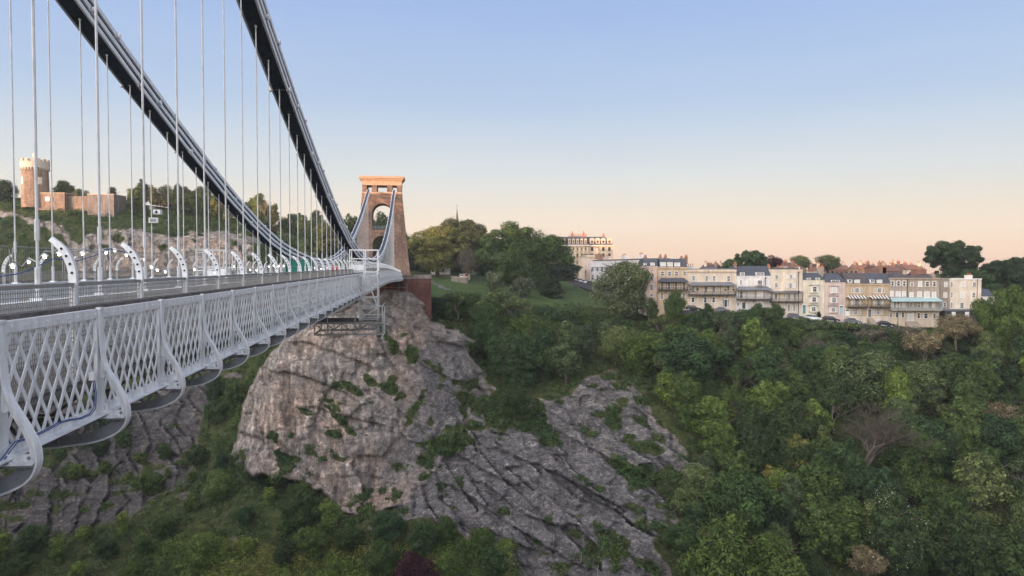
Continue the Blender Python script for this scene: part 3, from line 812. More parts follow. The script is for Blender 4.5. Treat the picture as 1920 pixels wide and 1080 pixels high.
def facets(x, z, seed, tilt=.25, amp=1.):
    bx, bz = np.floor(x), np.floor(z); f1 = np.full(x.shape, 9.); f2 = f1.copy(); h = np.zeros(x.shape)
    for i in (-1, 0, 1):
        for k in (-1, 0, 1):
            cx_, cz_ = bx+i, bz+k; o_ = cx_*0
            jx = cx_+.5+.46*hsh(cx_, cz_, o_, seed); jz = cz_+.5+.46*hsh(cx_, cz_, o_+1, seed)
            d = np.hypot(x-jx, z-jz); v = amp*hsh(cx_, cz_, o_+2, seed)+tilt*(hsh(cx_, cz_, o_+3, seed)*(x-jx)+hsh(cx_, cz_, o_+4, seed)*(z-jz))
            n = d < f1; f2 = np.where(n, f1, np.minimum(f2, d)); h = np.where(n, v, h); f1 = np.where(n, d, f1)
    return h, f2-f1
def sm(x, a, b): t = np.clip((x-a)/(b-a), 0, 1); return t*t*(3-2*t)
BUTT = [(548, 628), (585, 604), (630, 575), (690, 552), (735, 543), (775, 550), (800, 566), (812, 600), (838, 612), (868, 622), (890, 640), (886, 668), (905, 700), (935, 735), (890, 728), (862, 740), (868, 800), (842, 850), (800, 905), (745, 950), (690, 970), (640, 962), (615, 930), (560, 905), (500, 895), (455, 890), (436, 850), (448, 800), (466, 722), (492, 672)]
SLAB = [(870, 745), (905, 720), (960, 780), (1010, 752), (1080, 745), (1100, 700), (1150, 690), (1200, 730), (1240, 790), (1300, 850), (1322, 880), (1280, 920), (1260, 985), (1235, 1020), (1262, 1100), (1000, 1120), (930, 1060), (870, 1010), (800, 975), (700, 995), (720, 940), (790, 905), (838, 855), (862, 800)]
LROCK = [ [(150, 800), (240, 760), (330, 742), (420, 700), (450, 700), (400, 740), (350, 800), (335, 860), (260, 880), (180, 870)],
         [(-400, 395), (20, 392), (50, 420), (110, 440), (130, 500), (140, 540), (480, 540), (480, 440), (430, 432), (350, 430), (330, 445), (280, 430), (220, 428), (160, 440), (150, 460), (110, 420), (20, 400)]]
U0 = (718, 600)
nx, ny = 760, 300
pxs = np.linspace(-320, 2300, nx)
crest = np.interp(pxs, cks, [COLS[k][0][0] for k in cks])
t = np.linspace(0, 1, ny)**1.0
PX = np.repeat(pxs[None], ny, 0); PY = crest[None]+(1330-crest[None])*t[:, None]
D = base_depth(PX, PY)
# world position of the undisturbed surface, for the noise
def unproj(PX, PY, D):
    a = (PX-CX)/F; b = (CY-PY)/F; dy = cp+b*sp; dz = -sp+b*cp
    return a*D/dy, D, dz*D/dy
X0, Y0, Z0 = unproj(PX, PY, D)
wob = fbm(X0, Y0, Z0, 9., 4, 5)*26
sb = sdf(BUTT, PX+wob*.5, PY+wob*.3); ss_ = sdf(SLAB, PX+wob, PY+wob*.6)
sl = np.maximum.reduce([sdf(p, PX+wob, PY+wob*.6) for p in LROCK])
jag = fbm(X0, Y0, Z0, 3., 3, 6)*9
sb = sb+jag; ss_ = ss_+jag
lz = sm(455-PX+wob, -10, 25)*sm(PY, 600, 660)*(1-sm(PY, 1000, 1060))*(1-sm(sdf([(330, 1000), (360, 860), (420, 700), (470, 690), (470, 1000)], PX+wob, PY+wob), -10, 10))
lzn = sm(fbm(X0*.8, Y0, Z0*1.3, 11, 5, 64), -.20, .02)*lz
bm = sm(sb, -2.5, 3.); smk = sm(ss_, -10, 12); lm_ = np.maximum(sm(sl+jag*1.5, -10, 12), lzn)
# the buttress: a bold block standing forward of the slope
bd = np.interp(PY, [535, 600, 640, 700, 800, 900, 970], [184, 182, 176, 173, 169, 165.5, 162])
bd = bd+np.interp(PX, [436, 520, 640, 760, 860, 940], [5, -1.0, 0, 2.5, 6, 12])
bd = bd-3.5*sm(-(PX-790-(PY-620)*.35), -30, 60)*sm(PX, 740, 800)
D = D*(1-bm)+np.minimum(bd, D-1.5)*bm
rock = np.maximum.reduce([bm, smk, lm_])
X0, Y0, Z0 = unproj(PX, PY, D)
# relief: dipping beds, vertical joints, broken blocks
wx = fbm(X0, Y0, Z0, 22, 2, 11)*1.2+fbm(X0, Y0, Z0, 2.5, 2, 12)*.25
q = Z0*math.cos(R(36))+X0*math.sin(R(36))*.95+wx
q2 = Z0*math.cos(R(33))+X0*math.sin(R(33))+wx*.7
saw = lambda x: (x-np.floor(x))
per = 4.6
_wx, _wz = fbm(X0, Y0, Z0, 6, 3, 101)*2.2, fbm(X0, Y0, Z0, 6, 3, 102)*2.2
ra, rb = X0*math.cos(R(35))-Z0*math.sin(R(35)), X0*math.sin(R(35))+Z0*math.cos(R(35))
F1, E1 = facets((ra+_wx)/13, (rb+_wz)/8, 5, 1.5, 1.3)
F2, E2 = facets((X0+_wx)/5.5, (Z0+_wz)/7.5, 6, 1.7, .7)
F3, E3 = facets((X0+_wx)/2.0, (Z0+_wz)/2.8, 7, .6, .22)
G1, H1 = facets((ra+_wx)/9, (rb+_wz)/4.6, 8, 1.0, .9)
q = q+G1*1.6; q2 = q2+G1*1.2
ledge = saw(q/per)**1.3*2.6 + saw(q2/1.9+.3)**2*.7
led_b = saw(q/9.)**3*1.5+saw(q2/3.9)**4*.35
CRK = [[(486, 688), (575, 708), (650, 738), (680, 757)], [(580, 762), (650, 782), (720, 800)], [(690, 728), (730, 752), (789, 807), (830, 830)], [(722, 663), (779, 742)], [(650, 700), (612, 745), (590, 800)], [(640, 800), (665, 760), (690, 745)], [(449, 812), (490, 822), (520, 850)],
       [(770, 615), (760, 660), (800, 690), (850, 712), (933, 733)], [(848, 846), (908, 881), (960, 905)], [(848, 911), (918, 956), (1007, 1015), (1107, 1070)], [(938, 842), (1007, 871), (1107, 921), (1160, 950)], [(988, 772), (1037, 802), (1156, 866), (1230, 900)], [(868, 1015), (963, 1060)], [(1040, 880), (1120, 940), (1200, 990), (1240, 1010)], [(900, 900), (980, 960), (1040, 985)], [(560, 640), (620, 655), (700, 690)], [(545, 700), (552, 780), (560, 850)], [(820, 640), (870, 650), (892, 700)]]
def polyd(poly, Xp, Yp):
    d = np.full(Xp.shape, 1e9); sg = np.zeros(Xp.shape)
    for (ax, ay), (bx, by) in zip(poly[:-1], poly[1:]):
        ex, ey = bx-ax, by-ay; wx_, wy_ = Xp-ax, Yp-ay; t_ = np.clip((wx_*ex+wy_*ey)/(ex*ex+ey*ey), 0, 1); dd = np.hypot(wx_-ex*t_, wy_-ey*t_)
        n_ = dd < d; d = np.where(n_, dd, d); sg = np.where(n_, np.sign(wy_-ey*t_), sg)
    return d, sg
jw = fbm(X0, Y0, Z0, 4, 4, 111)*13; crk = np.zeros(PX.shape); lip = crk.copy(); stepd = crk.copy()
for pl in CRK:
    d_, s_g = polyd(pl, PX+jw, PY+jw*.6); crk = np.maximum(crk, (1-sm(d_, .4, 3.0))*sm(jw, -5, 3)); lip = np.maximum(lip, (1-sm(d_, 4, 7))*(s_g < 0)*sm(d_, 1.5, 4)*sm(-jw, -4, 4)); stepd = stepd+(1-sm(d_, 0, 34))*(s_g > 0)*sm(d_, 0, 3)*-1.3
ridge = lambda s, seed, zs=1.: 1-np.abs(fbm(X0, Y0*.6, Z0*zs, s, 4, seed))*2
joints = ridge(8, 21, .3)*1.7+ridge(2.6, 31, .3)*.4
blk = np.floor(fbm(X0, Y0, Z0*.8, 5., 2, 41)*6)/6*2.0
disp_b = led_b*.8+joints*.18+F1+F2+F3+1.2+fbm(X0, Y0, Z0, 1.6, 3, 51)*.3
disp_s = ledge*1.0+joints*.25+G1*.8+F3*1.3+F2*.5+fbm(X0, Y0, Z0, 1.4, 3, 52)*.3
brk_ = sm(fbm(X0, Y0, Z0, 7, 3, 55), -.25, .15)
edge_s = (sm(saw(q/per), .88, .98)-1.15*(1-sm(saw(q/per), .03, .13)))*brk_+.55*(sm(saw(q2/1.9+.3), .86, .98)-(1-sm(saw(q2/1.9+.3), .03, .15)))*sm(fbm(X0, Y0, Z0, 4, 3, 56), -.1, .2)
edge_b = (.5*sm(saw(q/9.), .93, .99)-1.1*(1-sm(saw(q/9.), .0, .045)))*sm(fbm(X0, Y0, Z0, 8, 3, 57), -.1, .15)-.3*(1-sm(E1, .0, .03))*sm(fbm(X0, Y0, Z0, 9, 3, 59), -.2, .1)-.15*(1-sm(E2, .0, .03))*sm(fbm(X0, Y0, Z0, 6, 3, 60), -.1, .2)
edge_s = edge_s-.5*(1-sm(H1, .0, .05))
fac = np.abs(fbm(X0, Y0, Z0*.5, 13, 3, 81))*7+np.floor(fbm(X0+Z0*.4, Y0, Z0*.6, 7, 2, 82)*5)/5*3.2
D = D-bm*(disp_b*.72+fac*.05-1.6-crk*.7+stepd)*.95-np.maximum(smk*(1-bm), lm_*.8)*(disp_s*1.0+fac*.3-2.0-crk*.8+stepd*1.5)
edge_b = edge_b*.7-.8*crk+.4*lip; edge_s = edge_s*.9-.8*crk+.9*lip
soil = fbm(X0, Y0, Z0, 12, 4, 61)*1.2
flat = sm(PY, 590, 640)
D = D+soil*(1-rock)*flat
veg = 1-rock
# ledges carry scrub: green patches inside the rock
lg = fbm(X0, Y0, Z0, 4.2, 4, 71)+.25*np.sin(q/4.6*2*math.pi)
lg2 = fbm(X0*.45+Z0*.3, Y0, Z0*1.6, 2.6, 4, 73)*.55+fbm(X0, Y0, Z0, 14, 3, 74)*.5+.16*np.sin(q/4.6*2*math.pi)
gp = sm(lg2-np.where(smk > .3, -.07, .08), .17, .30)*np.where(smk > .3, .95, .75)
EXTRA = [[(690, 600), (780, 650), (830, 700), (900, 720), (930, 740), (860, 735), (820, 700), (800, 690), (740, 660)], [(700, 720), (770, 735), (765, 750), (730, 745)], [(790, 730), (830, 740), (800, 790), (770, 800)],
         [(516, 820), (540, 830), (540, 900), (512, 905)], [(440, 830), (455, 860), (452, 900), (420, 900)], [(670, 905), (700, 905), (700, 990), (660, 990)], [(715, 925), (745, 915), (740, 960), (720, 970)],
         [(800, 830), (866, 790), (870, 850), (830, 870), (790, 905), (770, 890)], [(870, 740), (920, 730), (1010, 760), (1060, 830), (1020, 830), (950, 800), (900, 800), (870, 780)], [(1120, 990), (1190, 995), (1180, 1040), (1140, 1050)], [(1130, 760), (1180, 770), (1200, 800), (1150, 800)],
         [(1170, 880), (1215, 885), (1210, 930), (1180, 925)], [(1080, 890), (1115, 895), (1110, 915), (1080, 910)], [(1230, 890), (1290, 880), (1290, 960), (1240, 960)]]
rag = fbm(X0, Y0, Z0, 2.4, 4, 77)
ex = np.maximum.reduce([sm(sdf(p, PX+wob*1.1, PY+wob*.9)+rag*34, -3, 9) for p in EXTRA])
veg = np.clip(np.maximum(veg, np.maximum(gp*rock, ex))+rag*.7*rock, 0, 1)
X, Y, Z = unproj(PX, PY, D)
GX, GY, GZ = X.copy(), Y.copy(), Z.copy()
# plateau behind the crest
back = [1.12, 1.35, 1.8, 2.4]
BX = np.concatenate([np.stack([X[0]*k for k in back[::-1]]), X]); BY = np.concatenate([np.stack([Y[0]*k for k in back[::-1]]), Y])
BZ = np.concatenate([np.stack([Z[0]-(k-1)*3.-8*(k > 1.2) for k in back[::-1]]), Z])
nb = len(back)
VEG = np.concatenate([np.ones((nb, nx)), veg]); RY = np.concatenate([np.repeat(PY[:1], nb, 0), PY]); RX = np.concatenate([np.repeat(PX[:1], nb, 0), PX])
# foot: drop to the river bank in front
FX = BX[-1]; BX = np.concatenate([BX, [FX*.9, FX*.8]]); BY = np.concatenate([BY, [BY[-1]*.93, BY[-1]*.86]]); BZ = np.concatenate([BZ, [np.full(nx, -78.), np.full(nx, -80.)]])
VEG = np.concatenate([VEG, np.ones((2, nx))]); RY = np.concatenate([RY, np.repeat(RY[-1:], 2, 0)]); RX = np.concatenate([RX, np.repeat(RX[-1:], 2, 0)])
nr = BX.shape[0]
V = np.stack([BX, BY, BZ], -1).reshape(-1, 3)
ii = np.arange(nr-1)[:, None]*nx+np.arange(nx-1)[None]
Q = np.stack([ii+1, ii, ii+nx, ii+nx+1], -1).reshape(-1, 4)
def terrain_mat():
    m, t, b = nt('gorge rock and soil', .92, .1)
    at = t.nodes.new('ShaderNodeVertexColor'); at.layer_name = 'cover'
    sx = t.nodes.new('ShaderNodeSeparateColor'); t.links.new(at.outputs['Color'], sx.inputs[0])
    v = coords(t); vs = coords(t, (1.6, 1, .16)); vd = coords(t, (.25, 1, 1.3), rot=(0, R(-35), 0))
    big = noise(t, v, .07, 4, .6); st = noise(t, vs, .55, 8, .68); fine = noise(t, v, .8, 8, .66); bed = noise(t, vd, .9, 7, .7)
    c = ramp(t, [(.30, (.12, .114, .108)), (.45, (.18, .165, .153)), (.58, (.26, .23, .205)), (.72, (.44, .39, .345))], fine)
    g = ramp(t, [(.33, .45), (.46, .85), (.55, 1.15), (.64, 1.9)], st)
    c = mix(t, .85, c, g, 'MULTIPLY')
    pink = ramp(t, [(.42, (1.0, .99, .99)), (.62, (1.14, .97, .86))], big); c = mix(t, 1., c, pink, 'MULTIPLY')
    # bluish dark slabs where the green channel of the cover map is set
    c2 = ramp(t, [(.30, (.066, .063, .064)), (.5, (.115, .108, .108)), (.63, (.175, .162, .158)), (.74, (.36, .33, .315))], bed)
    flk = noise(t, coords(t, (.55, 1, 1.5), rot=(0, R(-35), 0)), 2.6, 4, .65); flv = noise(t, coords(t, (1.3, 1, .45)), 2.4, 4, .65)
    c = mix(t, 1., c, ramp(t, [(.34, .55), (.46, .95), (.58, 1.05), (.68, 1.6)], flv), 'MULTIPLY'); c2 = mix(t, 1., c2, ramp(t, [(.34, .45), (.46, .92), (.57, 1.08), (.66, 2.1)], flk), 'MULTIPLY')
    g2 = ramp(t, [(.32, .62), (.62, 1.25)], fine); c2 = mix(t, .9, c2, g2, 'MULTIPLY')
    c = mix(t, sx.outputs['Green'], c, c2)
    crack = N(t, 'ShaderNodeTexVoronoi', feature='DISTANCE_TO_EDGE'); crack.inputs['Scale'].default_value = .15
    wv = N(t, 'ShaderNodeVectorMath', operation='ADD'); nn = t.nodes.new('ShaderNodeTexNoise'); nn.inputs['Scale'].default_value = .35; nn.inputs['Detail'].default_value = 5
    t.links.new(vd, nn.inputs['Vector']); sc_ = N(t, 'ShaderNodeVectorMath', operation='SCALE'); sc_.inputs['Scale'].default_value = 4.5
    t.links.new(nn.outputs['Color'], sc_.inputs[0]); t.links.new(vd, wv.inputs[0]); t.links.new(sc_.outputs[0], wv.inputs[1]); t.links.new(wv.outputs[0], crack.inputs['Vector'])
    ck = ramp(t, [(.0, .35), (.022, 1.)], crack.outputs['Distance']); c = mix(t, .8, c, ck, 'MULTIPLY')
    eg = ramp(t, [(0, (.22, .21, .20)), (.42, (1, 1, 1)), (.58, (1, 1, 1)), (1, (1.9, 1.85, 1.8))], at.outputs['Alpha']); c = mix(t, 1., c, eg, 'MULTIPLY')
    gr = ramp(t, [(.32, (.018, .026, .011)), (.5, (.04, .052, .018)), (.66, (.085, .088, .035)), (.8, (.12, .10, .055))], fine)
    a = N(t, 'ShaderNodeMath', operation='ADD'); s_ = N(t, 'ShaderNodeMath', operation='MULTIPLY_ADD'); s_.inputs[1].default_value = .9; s_.inputs[2].default_value = -.45
    t.links.new(fine, s_.inputs[0]); t.links.new(sx.outputs['Red'], a.inputs[0]); t.links.new(s_.outputs[0], a.inputs[1])
    vm = ramp(t, [(.42, 0.), (.56, 1.)], a.outputs[0])
    c = mix(t, vm, c, gr)
    lawn = mix(t, 1., ramp(t, [(.3, (.038, .068, .022)), (.7, (.075, .105, .036))], noise(t, v, .22, 5)), ramp(t, [(.3, .75), (.7, 1.2)], noise(t, v, 2.5, 5)), 'MULTIPLY'); c = mix(t, sx.outputs['Blue'], c, lawn)
    t.links.new(c, b.inputs['Base Color'])
    bb = mix(t, .5, fine, st); bump(t, b, bb, .5, .25)
    return m
M['terrain'] = terrain_mat()
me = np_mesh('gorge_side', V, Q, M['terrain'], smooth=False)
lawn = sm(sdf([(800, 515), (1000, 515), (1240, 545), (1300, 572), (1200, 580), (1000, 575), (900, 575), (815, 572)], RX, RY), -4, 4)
slabm = np.concatenate([np.zeros((nb, nx)), np.clip(smk*(1-bm)+lm_*(1-bm)*sm(PY, 600, 640)+bm*.75*sm(PX-740+wob*2.5, -30, 60)*sm(PY, 600, 660)+bm*.6*sm(fbm(X0, Y0, Z0*.6, 15, 4, 66), .0, .25), 0, 1), np.zeros((2, nx))])  # left rock takes the dark slab tone, painting in its shade
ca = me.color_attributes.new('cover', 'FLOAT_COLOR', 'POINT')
EDGE_SHADE = np.concatenate([np.zeros((nb, nx)), edge_b*bm+np.maximum(smk*(1-bm), lm_*.6)*edge_s-.55*np.maximum(lzn, lm_*(1-bm)*sm(PY, 600, 640)*(PX < 460))*(1-smk), np.zeros((2, nx))])  # lower-left rock darkened here too: shade beneath the deck, put into its colour
C4 = np.stack([VEG, slabm, lawn*(VEG > .5), np.clip(.5+.5*EDGE_SHADE, 0, 1)], -1).reshape(-1, 4).astype(np.float32)
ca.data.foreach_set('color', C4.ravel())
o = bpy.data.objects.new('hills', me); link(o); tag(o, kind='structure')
def ground_at(px, py):                  # surface point on the built hillside seen at this picture position
    i = np.clip(np.searchsorted(pxs, px)-1, 0, nx-2); c = crest[i]
    k = int(np.clip((py-c)/(1330-c)*(ny-1), 0, ny-1)); return Vector((GX[k, i], GY[k, i], GZ[k, i]))
# valley floor, river, and the western hill behind the viewer (it carries the evening shadow)
b = MB(); b.add([(-1200, -1200, -82), (1200, -1200, -82), (1200, 1200, -82), (-1200, 1200, -82)], [(0, 1, 2, 3)]); o = b.build('ground', M['terrain']); tag(o, kind='structure')
def water():
    m, t, b = nt('muddy tidal water', .15, .5); v = coords(t); b.inputs['Base Color'].default_value = (.10, .08, .06, 1); bump(t, b, noise(t, v, .8, 3), .2, .1); return m
b = MB(); b.add([(-600, 40, -81.9), (600, 30, -81.9), (600, 78, -81.9), (-600, 88, -81.9)], [(0, 1, 2, 3)]); o = b.build('river', water()); tag(o, kind='structure')
SAZ = R(222); SEL = R(3.4)
sdir = Vector((math.sin(SAZ)*math.cos(SEL), math.cos(SAZ)*math.cos(SEL), math.sin(SEL)))
sh = Vector((sdir.x, sdir.y, 0)).normalized(); st = Vector((-sh.y, sh.x, 0))
nn_, mm_ = 260, 26
T = np.linspace(-560, 560, nn_); S = np.array([-22, 0, 15, 40, 70, 100, 130, 160, 190, 215, 235, 246, 250, 254, 265, 290, 330, 400, 480, 560, 620, 680, 740, 800, 850, 900.])
Hh = np.interp(S, [-22, 0, 15, 60, 150, 240, 250, 1500], [-82, -30, -10, -4, 8, 27, 36.5, 22])
TG, SG = np.meshgrid(T, S); HG = np.repeat(Hh[:, None], nn_, 1)
HG = HG+(fbm(TG, SG*0, SG*0, 26, 5, 91)*3.0)*(SG > 200)*(SG < 300)+fbm(TG, SG, SG*0, 60, 3, 92)*3*(SG < 200)*(SG > 60)
Vh = np.stack([sh.x*SG+st.x*TG, sh.y*SG+st.y*TG, HG], -1).reshape(-1, 3)
ii = np.arange(mm_-1)[:, None]*nn_+np.arange(nn_-1)[None]
me = np_mesh('western_hill', Vh, np.stack([ii, ii+1, ii+nn_+1, ii+nn_], -1).reshape(-1, 4), M['terrain'])
ca = me.color_attributes.new('cover', 'FLOAT_COLOR', 'POINT'); ca.data.foreach_set('color', np.tile(np.array([1, 0, 0, .5], np.float32), len(Vh)))
o = bpy.data.objects.new('hills', me); link(o); tag(o, kind='structure')
# ================================================================= VEGETATION
rs = np.random.RandomState(3)
def leaf_cloud(C, Rr, n, size, flat=.85, seed=0, stretch=None, up=.35, inner=.15):
    """n small leaf faces over lobes with centres C (k,3) and radii Rr (k,)"""
    r = np.random.RandomState(seed); k = len(C)
    w = Rr**2; idx = r.choice(k, n, p=w/w.sum())
    d = r.normal(size=(n, 3)); d[:, 2] += up; d /= np.linalg.norm(d, axis=1)[:, None]
    rad = Rr[idx]*(1-inner*r.rand(n)**1.5*2+.15*r.normal(size=n))
    p = C[idx]+d*rad[:, None]*np.array([1, 1, flat])
    nrm = d+r.normal(size=(n, 3))*.36+np.array([0, 0, .35]); nrm /= np.linalg.norm(nrm, axis=1)[:, None]
    a = np.cross(nrm, r.normal(size=(n, 3))); a /= np.linalg.norm(a, axis=1)[:, None]; b = np.cross(nrm, a)
    s = size*(.6+.8*r.rand(n))[:, None]
    q = np.stack([p-a*s*.5-b*s*.32, p+a*s*.15-b*s*.5, p+a*s*.55+b*s*.30, p-a*s*.12+b*s*.5], 1)
    return q.reshape(-1, 3)
def quads_mesh(name, V, mats, mi=None):
    return np_mesh(name, V, np.arange(len(V)).reshape(-1, 4), mats, mi)
def lobes(kind, w, h, seed):
    """crown lobe centres and radii inside a crown w wide, h high, base at z=0"""
    r = np.random.RandomState(seed); C = []; Rr = []
    n = {'round': 46, 'tall': 46, 'spread': 125}.get(kind, 24)
    for i in range(n*8):
        p = r.uniform(-1, 1, 3)
        if np.linalg.norm(p) > r.uniform(.9, 1.12) or np.linalg.norm(p) < .40: continue
        if kind == 'spread' and p[2] < -.2 and math.hypot(p[0], p[1]) > .75: continue
        if len(C) >= n: break
        z = (p[2]+1)/2
        taper = {'round': 1., 'tall': 1-.35*z, 'spread': 1., 'cone': 1.05-.95*z, 'bush': 1}[kind]
        big = r.rand() < .3
        C.append([p[0]*w*.40*taper, p[1]*w*.40*taper, h*(.10+.76*z)]); Rr.append(((.125 if big else .06)+.075*r.rand())*min(w, h)*(1.1 if kind != 'spread' else .62))
    for zz in (.25, .45, .62): C.append([0, 0, h*zz]); Rr.append(.24*min(w, h))
    return np.array(C), np.array(Rr)
def limb_mb(h, w, seed, n=7, crown=.45, r0=None):
    rr = random.Random(seed); b = MB(); r0 = r0 or h*.022
    lean = (rr.uniform(-.06, .06)*h, rr.uniform(-.06, .06)*h)
    tp = Vector((lean[0], lean[1], h*.72)); md = Vector((lean[0]*.3, lean[1]*.5, h*.38))
    b.tube([(0, 0, -1.2), md, tp], [r0*1.3, r0*.85, r0*.3], 6)
    for i in range(n):
        a = rr.uniform(0, 6.28); z0 = h*rr.uniform(.22, .6); s = Vector((lean[0]*z0/h, lean[1]*z0/h, z0))
        e = s+Vector((math.cos(a)*w*.38, math.sin(a)*w*.38, h*rr.uniform(.12, .3))); m_ = (s+e)/2+Vector((0, 0, h*.05))
        b.tube([s, m_, e], [r0*.5, r0*.3, r0*.12], 4, cap=False)
    return b
def bare_mb(h, w, seed, depth=5, r0=.22, spread=.7):
    rr = random.Random(seed); b = MB()
    def grow(p, d, L, r, k):
        e = p+d*L; m_ = p+d*L*.5+Vector((rr.uniform(-1, 1), rr.uniform(-1, 1), rr.uniform(-.3, .6)))*L*.09
        b.tube([p, m_, e], [r, r*.82, r*.62], 5 if k > 3 else 3, cap=False)
        if k <= 0: return
        for i in range(3 if k > 1 else 4):
            a = rr.uniform(0, 6.28); s = spread*rr.uniform(.6, 1.4)
            nd = d+Vector((math.cos(a)*s, math.sin(a)*s, rr.uniform(-.12, .28))); nd.normalize()
            grow(p+d*L*rr.uniform(.55, 1.), nd, L*rr.uniform(.68, .9), r*.58, k-1)
    grow(Vector((0, 0, -.8)), Vector((.03, 0, 1)), h*.25, r0, depth)
    return b
LF = {'mid': 'leaf_mid', 'dark': 'leaf_dark', 'light': 'leaf_light', 'olive': 'leaf_olive', 'gold': 'leaf_gold', 'grey': 'leaf_grey'}
def proto(kind, w, h, nleaf, size, seed, crown_z=.28, blossom=0.):
    ch = h*(1-crown_z); C, Rr = lobes(kind, w, ch, seed); C[:, 2] += h*crown_z
    V = leaf_cloud(C, Rr, nleaf, size, seed=seed)
    return V, C, Rr
PROT = {}
def tree_proto(key, kind, w, h, nleaf, size, seed, crown_z, mat, trunk='bark', bl=None, nbl=0):
    V, C, Rr = proto(kind, w, h, nleaf, size, seed, crown_z)
    mats = [M[mat]]; mi = None
    if bl:
        V2 = leaf_cloud(C, Rr*1.04, nbl, size*.62, seed=seed+5, up=.8, inner=.02); mats.append(M[bl])
        mi = np.r_[np.zeros(len(V)//4), np.ones(len(V2)//4)]; V = np.r_[V, V2]
    PROT[key] = (quads_mesh('crown', V, mats, mi), limb_mb(h, w, seed, 8).mesh('trunk', M[trunk], True), w, h)
tk = 0
for mt in ('mid', 'dark', 'light', 'olive'):
    for s_ in range(2):
        tree_proto((mt, s_), ('round', 'tall')[s_], (10.5, 8.)[s_], (10.5, 13.5)[s_], 17000, .26, 100+tk, .0, LF[mt]); tk += 1
tree_proto(('gold', 0), 'tall', 6, 10.5, 8500, .25, 120, .08, 'leaf_gold'); tree_proto(('grey', 0), 'round', 9, 9.5, 7000, .22, 121, .15, 'leaf_grey', 'bark_pale')
tree_proto(('hawth', 0), 'round', 7, 6, 8000, .24, 122, .05, 'leaf_olive', bl='blossom_dull', nbl=2400)
tree_proto(('chest', 0), 'round', 13, 14.5, 24000, .27, 123, .0, 'leaf_mid', bl='blossom', nbl=2600)
tree_proto(('yew', 0), 'cone', 7, 10, 5000, .35, 124, .02, 'leaf_yew')
tree_proto(('whit', 0), 'tall', 15, 19, 22000, .29, 125, .0, 'leaf_olive', bl='blossom_dull', nbl=5200)
tree_proto(('big', 0), 'spread', 22, 22, 80000, .33, 126, .04, 'leaf_bloom'); tree_proto(('big', 1), 'spread', 26, 24, 90000, .34, 127, .0, 'leaf_mid'); tree_proto(('big', 2), 'spread', 20, 15, 60000, .33, 128, .06, 'leaf_dark')
tree_proto(('purple', 0), 'round', 12, 11, 9000, .36, 129, .1, 'leaf_purple')
def wisp(key, h, w, seed, mat, nl, depth=4):
    b = bare_mb(h, w, seed, depth, .15, .6); pts = np.array(b.v); r = np.random.RandomState(seed)
    tip = pts[pts[:, 2] > h*.42]; idx = r.choice(len(tip), 170); C = tip[idx]; V = leaf_cloud(C, np.full(len(C), .6)*r.uniform(.6, 1.6, len(C)), nl, .22, seed=seed)
    hh = pts[:, 2].max(); PROT[key] = (quads_mesh('crown', V, [M[mat]]), b.mesh('trunk', M['bark_pale'], True), w, hh)
for i_ in range(3): wisp(('wisp', i_), (11, 13, 12)[i_], 8, 40+i_, ('leaf_olive', 'leaf_mid', 'leaf_grey')[i_], 5500)
for i_ in range(2):
    tree_proto(('mid', 2+i_), 'spread', 12, 11+3*i_, 22000, .26, 140+i_, .0, 'leaf_mid'); tree_proto(('dark', 2+i_), 'spread', 11, 11+3*i_, 20000, .26, 142+i_, .0, 'leaf_dark')
    tree_proto(('light', 2+i_), 'spread', 9, 11+2*i_, 16000, .25, 144+i_, .0, 'leaf_light'); tree_proto(('olive', 2+i_), 'tall', 8, 14+2*i_, 16000, .25, 146+i_, .0, 'leaf_olive')
PROT[('bare', 0)] = (None, bare_mb(13, 15, 5, 6, .36, .8).mesh('trunk', M['bark'], True), 13, 13)
PROT[('bare', 1)] = (None, bare_mb(9, 7, 9, 5, .15, .62).mesh('trunk', M['bark_pale'], True), 7, 9)
CN = {'mid': 'mid green', 'dark': 'dark green', 'light': 'light green', 'olive': 'olive green', 'gold': 'yellow green', 'grey': 'half-bare grey', 'hawth': 'cream-blossomed', 'wisp': 'thin pale-limbed', 'bare': 'leafless'}
def tree(key, loc, s, rz, label, group=None, name='tree', sx=1.):
    cr, tr, w, h = PROT[key]
    o = empty(name, tuple(loc), rz, label, 'tree', group); o.scale = (s*sx, s*sx, s)
    if tr: put('trunk', tr, 0, 0, 0, parent=o)
    if cr: put('crown', cr, 0, 0, 0, parent=o)
    return o
def at_tree(key, px, ybase, ytop, Y, label, wpx=None, group=None, name='tree', rz=None):
    a = P(px, ybase, Y); hgt = P(px, ytop, Y).z-a.z; s = hgt/PROT[key][3]*1.06
    sx = 1.
    if wpx: sx = (wpx*Y/F)/(PROT[key][2]*s*.98)
    return tree(key, a, s, rz if rz is not None else random.uniform(0, 6), label, group, name, sx)
# named trees --------------------------------------------------------------
at_tree(('big', 0), 820, 520, 420, 282, 'big olive green round-headed tree behind the site huts, nearest the bridge tower', 138, rz=.4)
at_tree(('big', 0), 872, 518, 406, 290, 'tallest golden olive tree between the bridge tower and the dark broad tree', 128, rz=2.2)
at_tree(('big', 1), 982, 552, 412, 262, 'huge broad dark green tree left of the pale hotel', 206, rz=1.)
at_tree(('grey', 0), 878, 530, 462, 268, 'grey leafless-looking shrubby tree below the golden olive tree', 44)
at_tree(('hawth', 0), 926, 548, 508, 236, 'cream-blossomed hawthorn on the lawn, left one of two', 42)
at_tree(('hawth', 0), 978, 563, 519, 232, 'cream-blossomed hawthorn on the lawn, right one of two', 50, rz=2)
at_tree(('yew', 0), 1035, 572, 522, 240, 'blackish green yew beside the lawn and the two hawthorns', 66)
at_tree(('whit', 0), 1168, 600, 470, 205, 'tall loose tree with pale blossom in front of the white stucco terrace', 138)
at_tree(('mid', 0), 1265, 600, 541, 188, 'round green tree in front of the tan house with the veranda', 46)
